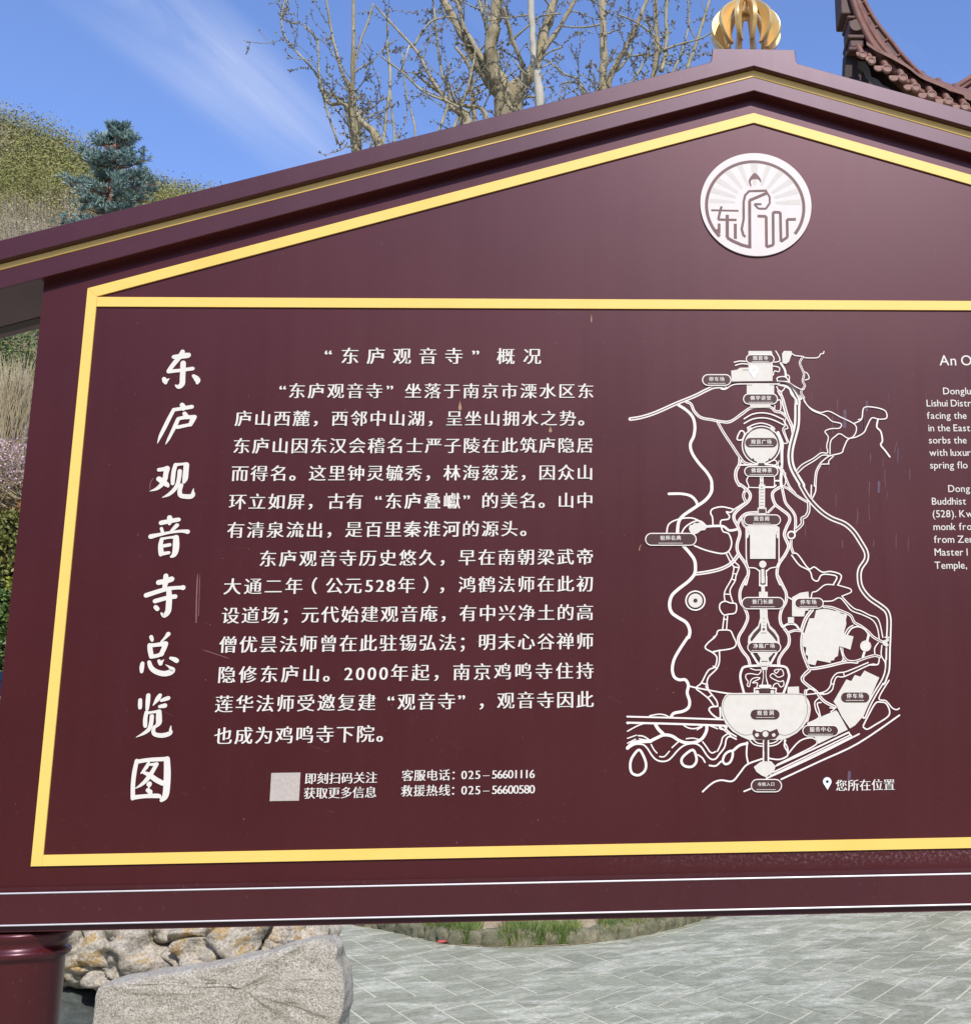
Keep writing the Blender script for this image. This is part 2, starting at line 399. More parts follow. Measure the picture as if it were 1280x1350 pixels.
def cat(pts, n=4, closed=False):
    """Catmull-Rom through the points; each point a tuple of floats"""
    if len(pts) < 3: return [tuple(p) for p in pts]
    P = list(pts); out_ = []
    m = len(P)
    for i in range(m-1):
        p0 = P[i-1] if i > 0 else (P[m-2] if closed else P[0])
        p1, p2 = P[i], P[i+1]
        p3 = P[i+2] if i+2 < m else (P[1] if closed else P[m-1])
        for k in range(n):
            t = k/n; t2 = t*t; t3 = t2*t
            out_.append(tuple(.5*((2*b)+(-a+c)*t+(2*a-5*b+4*c-d)*t2+(-a+3*b-3*c+d)*t3) for a, b, c, d in zip(p0, p1, p2, p3)))
    out_.append(tuple(P[-1])); return out_
PXM = (zl(800, 700)-zl(700, 700)).length/100     # metres per photo pixel on the board
class Reg:
    """one enlarged detail of the board: (x, y) in its own units -> metres on the board"""
    def __init__(s, x0, y0, k, Y=YB): s.x0, s.y0, s.k, s.Y = x0, y0, k, Y
    def __call__(s, x, y):
        p = at(s.x0+x/s.k, s.y0+y/s.k, s.Y); return (p.x, p.z)
    def w(s, w): return w/s.k*PXM
# emblem geometry
EB = Reg(900, 180, 6.737)
YE = YB-.004
ec = EB(647, 607); er = (EB(1139, 607)[0]-EB(155, 607)[0])/2
emb = MB(); disc(emb, ec, er, er, YE, 96, .0038)
emb_o = emb.build('emblem', m_emblem, sign)
bv = emb_o.modifiers.new('b', 'BEVEL'); bv.width = .0008; bv.segments = 2; bv.limit_method = 'ANGLE'
rays = MB()
rc = EB(640, 600)
for a0, a1 in ((-2, 6), (14, 22), (30, 38), (48, 56), (67, 74), (85, 95), (106, 113), (124, 132), (142, 150), (158, 166), (174, 180)):
    r1, r2 = er*.36, er*.82
    q = [(rc[0]+r1*math.cos(R(a0)), rc[1]+r1*math.sin(R(a0))), (rc[0]+r2*math.cos(R(a0)), rc[1]+r2*math.sin(R(a0))), (rc[0]+r2*math.cos(R((a0+a1)/2)), rc[1]+r2*math.sin(R((a0+a1)/2))), (rc[0]+r2*math.cos(R(a1)), rc[1]+r2*math.sin(R(a1))), (rc[0]+r1*math.cos(R(a1)), rc[1]+r1*math.sin(R(a1)))]
    if a0 < 60 or a0 > 110: q[0] = (rc[0]+r1*1.05*math.cos(R(a0)), rc[1]+r1*1.05*math.sin(R(a0)))
    rays.prism(q, YE-.0002, YE-.0001)
rays.build('emblem_rays', m_raygrey, emb_o, kind='stuff')
def arc(c, r_, a0, a1, n=40): return [(c[0]+r_*math.cos(R(a0+(a1-a0)*i/n)), c[1]+r_*math.sin(R(a0+(a1-a0)*i/n))) for i in range(n+1)]
el = MB(); y = YE-.0003
y = stroke(el, arc(EB(640, 628), er*.875, -37, 222, 64), EB.w(30), y, caps=False)
def es(pts, w, smooth=False):
    global y
    q = [EB(*p) for p in pts]
    if smooth: q = cat(q, 5)
    y = stroke(el, q, EB.w(w*1.3), y-1e-5, caps=False)
es([(250, 662), (492, 667)], 14); es([(342, 628), (330, 665), (312, 745), (474, 748)], 18); es([(392, 702), (392, 905), (440, 935), (520, 970), (592, 988)], 24)
es([(320, 780), (320, 868), (295, 832)], 20); es([(463, 782), (464, 915)], 22)
es([(592, 1000), (590, 575), (742, 510)], 22); es([(742, 488), (585, 493), (550, 530), (537, 590), (537, 740), (520, 830), (538, 892), (556, 892)], 18)
es([(735, 490), (768, 545), (768, 600), (735, 648), (668, 648), (632, 608), (695, 608)], 15)
es([(660, 714), (737, 716), (740, 988), (800, 970), (798, 680), (862, 680), (868, 940), (925, 900), (922, 744), (1000, 742)], 20)
head = [(600, 458), (580, 405), (588, 380), (610, 352), (634, 328), (662, 348), (684, 378), (693, 400), (690, 420), (680, 400), (660, 384), (612, 388), (598, 405), (606, 440)]
tr = [EB(*p) for p in head]; el.prism(tr, y-.0001, y-.00005)
el.build('emblem_lines', m_brownink, emb_o, kind='stuff')

# ---- glyphs
GL = {}
def glyph(ch, wx=.027, wz=.0, n=4, off=-.0095):
    """the plain glyph laid down n times side by side, which fattens the upright strokes as in a bold Song face"""
    key = (ch, wx, wz, n, off)
    if key in GL: return GL[key]
    if ch in '巘叠毓麓': wx, off = wx*.5, 0
    if ch in '秦河': wx, off = wx*.75, 0
    def raw(o_):
        cu = bpy.data.curves.new('g', 'FONT'); cu.body = ch; cu.size = 1; cu.resolution_u = 3; cu.extrude = .02; cu.offset = o_
        o = bpy.data.objects.new('g', cu); col.objects.link(o)
        me = bpy.data.meshes.new_from_object(o.evaluated_get(bpy.context.evaluated_depsgraph_get()))
        v0 = [(v.co.x, v.co.y, v.co.z > 0) for v in me.vertices]; f0 = [tuple(p.vertices) for p in me.polygons]
        ar = sum(p.area for p in me.polygons if abs(p.normal.z) > .5)
        bpy.data.objects.remove(o); bpy.data.curves.remove(cu); bpy.data.meshes.remove(me)
        return v0, f0, ar
    v0, f0, ar = raw(off)
    if off:
        v1, f1, a1 = raw(0)
        if ar > a1*.97 or ar < a1*.62: v0, f0 = v1, f1        # thinning went wrong on this glyph
    V, F = [], []
    for k in range(n):
        t = (k/(n-1)*2-1) if n > 1 else 0; b = len(V)
        V += [(x+t*wx, y+(wz if k % 2 else -wz), (0.0-k*.04) if fr else 1) for x, y, fr in v0]
        F += [tuple(i+b for i in f) for f in f0]
    GL[key] = (V, F); return GL[key]
QUOTES = '“”（）'
def put(mb, ch, cx, cz, em, Y, th=.0012, center='em', xs=1., bold=None):
    """em box centred on (cx, cz)"""
    if ch == ' ': return
    if bold: V, F = glyph(ch, *bold)
    elif ord(ch) < 256: V, F = glyph(ch, .024, .0, 3, -.008)
    else: V, F = glyph(ch)
    xsz = [v[0] for v in V]
    if center == 'em': ox, oz = .5, .362
    elif center == 'box': ox, oz = (min(xsz)+max(xsz))/2, .362
    else: ox, oz = 0, 0
    mb.add([(cx+(v[0]-ox)*em*xs, Y-th*(1-v[2])-.0001, cz+(v[1]-oz)*em) for v in V], F)
def rowx(px, z):
    """board x seen at photo column px on the level line z"""
    py = CY
    for _ in range(20):
        p = at(px, py); py -= (z-p.z)/PXM*.9
    return at(px, py).x
def row(segs, xref, yref, em_px, name='text_line'):
    z = zl(xref, yref).z; em = em_px*PXM; mb = MB()
    for seg in segs:
        s, p0, p1 = seg[:3]
        a, b = rowx(p0, z), rowx(p1, z)
        for i, ch in enumerate(s):
            x = a if len(s) == 1 else a+(b-a)*i/(len(s)-1)
            digit = ord(ch) < 256
            put(mb, ch, x, z, em, YB, center='box' if (digit or ch in QUOTES or len(seg) > 3) else 'em')
            if em_px > 20: mb.build('character', m_white, sign, recalc=False); mb = MB()
    if mb.v: return mb.build(name, m_white, sign, recalc=False, kind='stuff')
E1 = 23.2
row([('“', 433, 0), ('东庐观音寺', 461.7, 598.4), ('”', 627, 0), ('概况', 666.8, 701.5)], 600, 470, 25.2, 'text_heading')
row([('“', 373, 0), ('东庐观音寺', 392, 493.7), ('”', 514, 0), ('坐落于南京市溧水区东', 545, 772)], 770, 516, E1)
row([('庐山西麓，西邻中山湖，呈坐山拥水之势。', 321.5, 773)], 770, 552, E1)
row([('东庐山因东汉会稽名士严子陵在此筑庐隐居', 319, 771)], 770, 587.5, E1)
row([('而得名。这里钟灵毓秀，林海葱茏，因众山', 316.8, 771)], 770, 623.3, E1)
row([('环立如屏，', 314, 416.3), ('古有', 443.4, 468), ('“', 499, 0), ('东庐叠巘', 519, 595.7), ('”', 615, 0), ('的美名。山中', 646, 771)], 770, 660, E1)
row([('有清泉流出，是百里秦淮河的源头。', 311.5, 697)], 680, 697.3, E1)
row([('东庐观音寺历史悠久，早在南朝梁武帝', 353.7, 771)], 770, 734.3, E1)
row([('大通二年', 307, 388), ('（', 415, 0), ('公元', 441, 466), ('528', 487, 515.5), ('年', 536, 0), ('）', 561.5, 0), ('，', 589.5, 0), ('鸿鹤法师在此初', 616, 771)], 770, 770, E1)
row([('设道场；元代始建观音庵，有中兴净土的高', 304.5, 771)], 770, 807.6, E1)
row([('僧优昙法师曾在此驻锡弘法；明末心谷禅师', 301.5, 771)], 770, 845.5, E1)
row([('隐修东庐山。', 299.5, 438.3), ('2000', 459.8, 506), ('年起，', 527, 582), ('南京鸡鸣寺住持', 608.5, 771)], 770, 884.5, E1)
row([('莲华法师受邀复建', 296, 484), ('“', 515.5, 0), ('观音寺', 536, 588.8), ('”', 608.5, 0), ('，', 641.5, 0), ('观音寺因此', 666.8, 771)], 770, 922.5, E1)
row([('也成为鸡鸣寺下院。', 295, 508.5)], 400, 969, E1)
row([('即刻扫码关注', 409.8, 490)], 450, 1026, 15.0)
row([('获取更多信息', 408.6, 489)], 450, 1045.3, 15.0)
row([('客服电话', 537.4, 586), ('：', 602, 0), ('025', 612, 630), ('–', 641, 0, 1), ('56601116', 652, 701.5)], 620, 1021.3, 15.0)
row([('救援热线', 536.5, 586), ('：', 601.5, 0), ('025', 612, 630), ('–', 641, 0, 1), ('56600580', 652, 701.5)], 620, 1041.5, 15.0)
row([('您所在位置', 1108.6, 1171.5)], 1140, 1035.2, 15.3, 'legend_text')
# blank pale plate where the code square sits
q0, q1 = zl(359.5, 1019), zl(394.5, 1055.5)
MB().box((q0.x-.002, YB-.0008, q1.z), (q1.x, YB-.0001, q0.z)).build('code_plate', m_bare, sign)
# english column
def eng(s, px, py, cap, name='english_text_line'):
    z = zl(px, py).z; x = zl(px, py).x; mb = MB(); em = cap/.70*PXM
    for ch in s:
        if ch == ' ': x += em*.24; continue
        V, F = glyph(ch, .004, .002, 2, 0)
        xs_ = [v[0] for v in V]
        mb.add([(x+(v[0]-min(xs_))*em*.95, YB-.0008*(1-v[2])-.0001, z+v[1]*em) for v in V], F)
        x += (max(xs_)-min(xs_))*em*.95+em*.085
    mb.build(name, m_white, sign, recalc=False, kind='stuff')
eng('An O', 1238, 481.8, 15.0, 'english_heading')
for s, px, py in (('Donglu', 1242.8, 520), ('Lishui Distri', 1221, 536), ('facing the', 1221.5, 552.3), ('in the East', 1223.3, 568.7), ('sorbs the', 1224, 584.8), ('with luxuri', 1224.6, 601.2), ('spring flo', 1225.6, 617.8), ('Dong', 1249.5, 648.8), ('Buddhist', 1228, 665.5), ('(528). Kw', 1229, 682.1), ('monk fro', 1230, 699), ('from Zen', 1230.7, 715.8), ('Master l', 1231.6, 732.7), ('Temple,', 1231.6, 750)):
    eng(s, px, py, 9.9)

# ---- brush title: each character one raised piece
def brush(reg, strokes, polys=()):
    mb = MB(); yy = YB-.0016
    for st in strokes:
        pts = cat([(*p, ) for p in st], 4)
        q = [reg(p[0], p[1]) for p in pts]; w = [reg.w(p[2]) for p in pts]
        yy = stroke(mb, q, w, yy-8e-6, th=.0012)
    mb.build('title_character', m_white, sign, recalc=False)
brush(Reg(205, 455, 18.29), [
 [(665, 165, 110), (640, 230, 130), (560, 330, 120), (430, 490, 110), (330, 625, 95)], [(330, 640, 100), (600, 615, 85), (880, 575, 95), (905, 573, 90)],
 [(455, 290, 100), (620, 275, 130), (790, 250, 140), (800, 245, 110)], [(680, 440, 130), (675, 600, 130), (665, 800, 130), (655, 940, 130), (570, 1010, 110), (500, 975, 40)],
 [(220, 820, 100), (250, 880, 130), (258, 915, 80)], [(260, 880, 100), (345, 815, 18)], [(930, 745, 80), (1000, 810, 130), (1030, 870, 130), (1020, 920, 70)]])
brush(Reg(200, 525, 18.29), [
 [(745, 165, 110), (790, 240, 120), (770, 275, 70)], [(540, 285, 90), (700, 260, 90), (960, 215, 100), (975, 212, 90)], [(545, 285, 90), (440, 480, 95), (330, 700, 95), (220, 920, 75), (155, 1090, 14)],
 [(805, 375, 100), (860, 450, 110)], [(660, 500, 90), (800, 470, 90), (1040, 460, 110)], [(1045, 460, 110), (990, 550, 120), (945, 640, 100)], [(950, 640, 80), (800, 670, 85), (640, 705, 90)], [(650, 505, 90), (590, 650, 100), (500, 830, 80), (420, 990, 65), (350, 1115, 14)]])
brush(Reg(190, 602, 17.07), [
 [(345, 300, 85), (430, 290, 90), (530, 275, 120)], [(530, 270, 120), (500, 400, 110), (480, 510, 110), (400, 640, 100), (290, 730, 70), (140, 780, 10)],
 [(345, 505, 115), (440, 570, 120), (530, 640, 100), (550, 670, 60)], [(720, 190, 90), (680, 330, 95), (660, 500, 95), (655, 610, 80)], [(720, 190, 85), (830, 175, 60), (960, 165, 70)], [(965, 190, 120), (950, 350, 120), (935, 500, 120), (905, 580, 70)],
 [(815, 330, 95), (800, 480, 90), (760, 640, 90), (680, 760, 90), (560, 860, 70), (420, 925, 12)], [(850, 650, 90), (815, 760, 95), (830, 870, 100), (930, 900, 105), (1060, 900, 110), (1110, 855, 100), (1110, 790, 50), (1125, 725, 14)]])
brush(Reg(190, 675, 18.29), [
 [(628, 140, 120), (640, 220, 120), (625, 290, 70)], [(425, 265, 110), (600, 230, 105), (820, 190, 100), (845, 190, 95)], [(430, 400, 70), (455, 480, 75)], [(805, 325, 100), (720, 410, 80), (650, 480, 50)],
 [(175, 595, 115), (400, 545, 80), (650, 495, 65), (900, 465, 70), (1040, 475, 100), (1060, 480, 110)], [(440, 660, 90), (410, 800, 105), (420, 960, 120), (415, 1030, 90)], [(450, 650, 65), (620, 620, 55), (770, 610, 80)], [(785, 620, 130), (785, 800, 150), (770, 950, 140), (730, 1040, 110), (670, 1080, 60)],
 [(490, 820, 80), (630, 795, 85)], [(450, 1010, 90), (610, 985, 75)]])
brush(Reg(185, 750, 18.29), [
 [(630, 170, 110), (625, 300, 130), (600, 440, 100)], [(455, 330, 120), (620, 300, 120), (765, 250, 130)], [(155, 640, 110), (400, 560, 105), (640, 490, 100), (850, 460, 85), (1000, 455, 90), (1040, 455, 120)],
 [(370, 780, 105), (600, 715, 100), (800, 675, 105), (850, 670, 110)], [(700, 500, 110), (710, 680, 130), (700, 880, 135), (680, 1030, 130), (590, 1130, 100), (520, 1070, 40)], [(385, 925, 100), (425, 970, 100)]])
brush(Reg(178, 828, 19.29), [
 [(425, 225, 90), (450, 310, 80), (450, 340, 30)], [(860, 155, 110), (790, 240, 70), (680, 350, 40)], [(390, 440, 110), (400, 560, 120), (430, 720, 110)], [(390, 445, 100), (560, 430, 95), (770, 400, 120)], [(790, 405, 130), (750, 520, 120), (680, 670, 110)], [(430, 730, 100), (580, 705, 95), (700, 660, 100)],
 [(205, 900, 90), (190, 1000, 110), (185, 1110, 80)], [(375, 870, 90), (420, 1000, 110), (530, 1100, 120), (720, 1160, 130), (880, 1140, 140), (970, 1070, 130), (900, 1000, 60), (795, 935, 14)], [(625, 840, 80), (665, 905, 100)], [(680, 880, 80), (750, 805, 14)], [(920, 765, 70), (1020, 800, 110), (1075, 835, 110)]])
brush(Reg(172, 908, 19.29), [
 [(262, 290, 90), (260, 400, 98), (260, 480, 90)], [(468, 170, 100), (455, 350, 105), (440, 520, 80)], [(765, 170, 95), (700, 270, 110), (590, 425, 20)], [(800, 300, 70), (880, 270, 95), (975, 240, 100)], [(760, 455, 80), (890, 430, 110)],
 [(425, 600, 90), (395, 750, 100), (390, 900, 100), (395, 950, 90)], [(430, 620, 80), (560, 600, 60), (740, 575, 80)], [(740, 590, 120), (740, 750, 140), (735, 870, 130), (650, 970, 60)], [(560, 700, 100), (545, 850, 100), (500, 1010, 100), (380, 1120, 80), (160, 1235, 12)],
 [(625, 970, 80), (595, 1080, 90), (640, 1160, 100), (800, 1190, 110), (960, 1160, 110), (1035, 1110, 95), (1030, 1040, 55), (1045, 950, 20)]])
brush(Reg(165, 990, 18.29), [
 [(295, 240, 90), (240, 500, 100), (205, 800, 95), (200, 1140, 95)], [(300, 260, 90), (600, 215, 90), (1000, 195, 95)], [(1020, 200, 130), (1030, 500, 150), (1020, 800, 150), (985, 1080, 140), (890, 1190, 80)], [(230, 1120, 100), (500, 1090, 90), (800, 1085, 100), (860, 1120, 60)],
 [(580, 290, 60), (520, 400, 85), (400, 540, 30)], [(600, 330, 50), (770, 320, 85)], [(775, 320, 90), (700, 450, 90), (600, 610, 105), (480, 750, 85), (370, 840, 60), (260, 905, 14)], [(460, 520, 60), (600, 580, 100), (750, 690, 110), (920, 780, 110)],
 [(595, 800, 120), (600, 830, 80)], [(590, 860, 30), (580, 920, 40)], [(560, 945, 90), (620, 990, 100)], [(620, 1010, 90), (620, 1060, 90)]])
# ------------------------------------------------------------------ the printed visitor map
A_, B_, C_, D_, E_, F_ = (Reg(820,440,6.737), Reg(1000,440,6.737), Reg(820,640,6.737), Reg(1000,640,6.737), Reg(820,840,6.137), Reg(1000,840,6.137))
G_, H_, I_, J_, K_, L_, M_, O_ = (Reg(950,450,9.143), Reg(950,530,10.667), Reg(940,640,9.846), Reg(940,760,9.846), Reg(930,860,8.533), Reg(820,930,8.533), Reg(1040,770,8.533), Reg(1050,870,8.533))
STEP = 1.6e-6
mw = MB(); mk = MB(); mf = MB()
YM = [YB-.0004]
def area(reg, pts, dark=False):
    YM[0] -= 1.6e-6
    q = [reg(*p) for p in pts]
    tr = tessellate_polygon([[Vector((x, z, 0)) for x, z in q]])
    if dark: mk.add([(x, YM[0], z) for x, z in q], [tuple(t) for t in tr])
    else: a_ = MB(); a_.add([(x, YM[0], z) for x, z in q], [tuple(t) for t in tr]); a_.build('map_area', m_cream, sign, recalc=False)
def road(reg, pts, w, gap=0, smooth=True, closed=False, dark=False):
    if closed and pts[0] != pts[-1]: pts = pts+[pts[0]]
    q = [reg(*p) for p in pts]
    if smooth: q = cat(q, 4, closed)
    YM[0] = stroke(mk if dark else mw, q, reg.w(w), YM[0]-1.6e-6, closed=closed)
    GAPS.append((q, reg.w(gap))) if gap else None
GAPS = []
def flush():
    for q, g in GAPS: YM[0] = stroke(mk, q, g, YM[0]-1.6e-6, caps=False)
    GAPS.clear()
def circ(reg, c, r_, w=0, dark=False):
    p = [(c[0]+r_*math.cos(2*math.pi*i/28), c[1]+r_*math.sin(2*math.pi*i/28)) for i in range(28)]
    if w: road(reg, p, w, smooth=False, closed=True, dark=dark)
    else: area(reg, p, dark)
# -- roads with a dark core
road(A_, [(72,758),(170,742),(300,700),(480,620),(640,555),(740,505),(810,475),(870,470),(915,480)], 34, 8)
road(A_, [(570,605),(610,625),(640,690),(700,745),(800,765),(870,780),(960,780),(1060,715),(1150,655),(1290,645)], 26, 4)
road(A_, [(850,790),(900,880),(980,1000),(1040,1090),(1095,1150),(1200,1165)], 24, 6)
road(A_, [(1045,1100),(1040,1160),(1010,1220),(1010,1290),(1040,1347)], 30, 6)
road(B_, [(190,440),(270,465),(338,580),(340,650),(337,800),(315,900),(287,1010),(280,1110),(305,1210),(385,1347)], 54, 16)
road(D_, [(370,-8),(440,110),(540,220),(640,290),(760,340),(840,410),(900,500),(950,590),(950,660),(900,740),(890,820),(910,910),(980,1000),(1080,1070),(1135,1120),(1155,1200),(1150,1347)], 46, 20)
road(M_, [(1122,400),(1118,600),(1112,720),(1105,950),(1080,1040),(1055,1109)], 58, 22)
road(O_, [(1015,0),(1005,130),(970,230),(885,370),(810,510),(755,640)], 46, 16)
road(I_, [(350,-10),(440,60),(480,130),(450,210),(350,290),(275,370),(270,440),(320,540),(345,630),(310,760),(320,870),(420,1020),(455,1120),(430,1240),(420,1280)], 40, 5)
road(I_, [(870,20),(790,70),(765,130),(800,240),(880,310),(970,380),(990,450),(950,540),(920,640),(960,740),(975,800),(930,900),(860,1000),(830,1080),(830,1180),(870,1280)], 40, 5)
road(J_, [(440,0),(380,110),(345,210),(355,330),(420,440),(445,540),(400,660),(330,780),(330,870),(380,970),(450,1060),(475,1150)], 38, 5)
road(J_, [(840,0),(900,120),(945,220),(940,330),(890,420),(865,520),(880,620),(960,730),(985,810),(970,900),(900,990),(850,1080),(850,1160)], 38, 5)
road(I_, [(870,20),(950,30),(1080,130),(1200,205),(1250,220)], 32, 5)
road(I_, [(890,20),(910,120),(940,230),(1030,340),(1065,430),(1060,600)], 36, 5)
road(I_, [(800,260),(710,350)], 30, 4)
road(I_, [(1235,225),(1235,330),(1200,400),(1150,430),(1150,500),(1070,580)], 44, 16)
road(I_, [(560,350),(430,365),(350,430),(310,520)], 36, 5); road(I_, [(370,440),(390,510),(440,560)], 28, 5)
road(C_, [(1030,615),(970,690),(880,740),(760,770),(650,785)], 32, 6)
road(H_, [(-10,275),(130,280),(300,160),(440,80),(690,75),(760,130),(850,150),(920,210)], 38, 5)
road(H_, [(870,0),(930,200),(990,320),(1015,440)], 46, 5)
road(H_, [(870,960),(930,1120),(970,1200),(1040,1285)], 34, 5)
road(G_, [(690,517),(800,525),(880,580),(960,690)], 38, 6)
road(G_, [(700,600),(745,700),(785,850),(840,1000)], 36, 5)
road(G_, [(985,190),(950,260),(980,340),(1000,400),(985,480),(1010,540),(965,610),(1000,680)], 26, 8)
road(M_, [(140,515),(185,390),(260,285)], 40, 7)
road(M_, [(390,255),(480,265),(600,310),(690,355),(730,430),(800,470),(880,530),(950,600),(1045,650)], 30, 8)
road(M_, [(590,710),(600,790),(650,860),(740,870),(860,830),(960,805),(1020,820)], 30, 9)
road(M_, [(150,560),(140,650),(150,760),(200,900),(240,950),(400,930),(640,875),(760,880)], 34, 6)
road(M_, [(240,950),(160,1030),(150,1090)], 32, 6)
road(O_, [(140,120),(65,190),(70,240),(140,300),(220,360),(300,460),(430,530)], 34, 7)
road(J_, [(970,730),(1060,700),(1150,712)], 32, 5)
road(F_, [(100,1110),(400,965),(740,800)], 26, 5, smooth=False)
road(K_, [(1140,770),(1165,650),(1150,560),(1115,500),(1120,430)], 26, 5)
road(D_, [(287,475),(285,540),(305,600)], 24, 5)
road(B_, [(545,1160),(510,1230),(498,1350)], 24, 5)
road(C_, [(1100,30),(1075,90),(1098,150)], 26, 8)
flush()
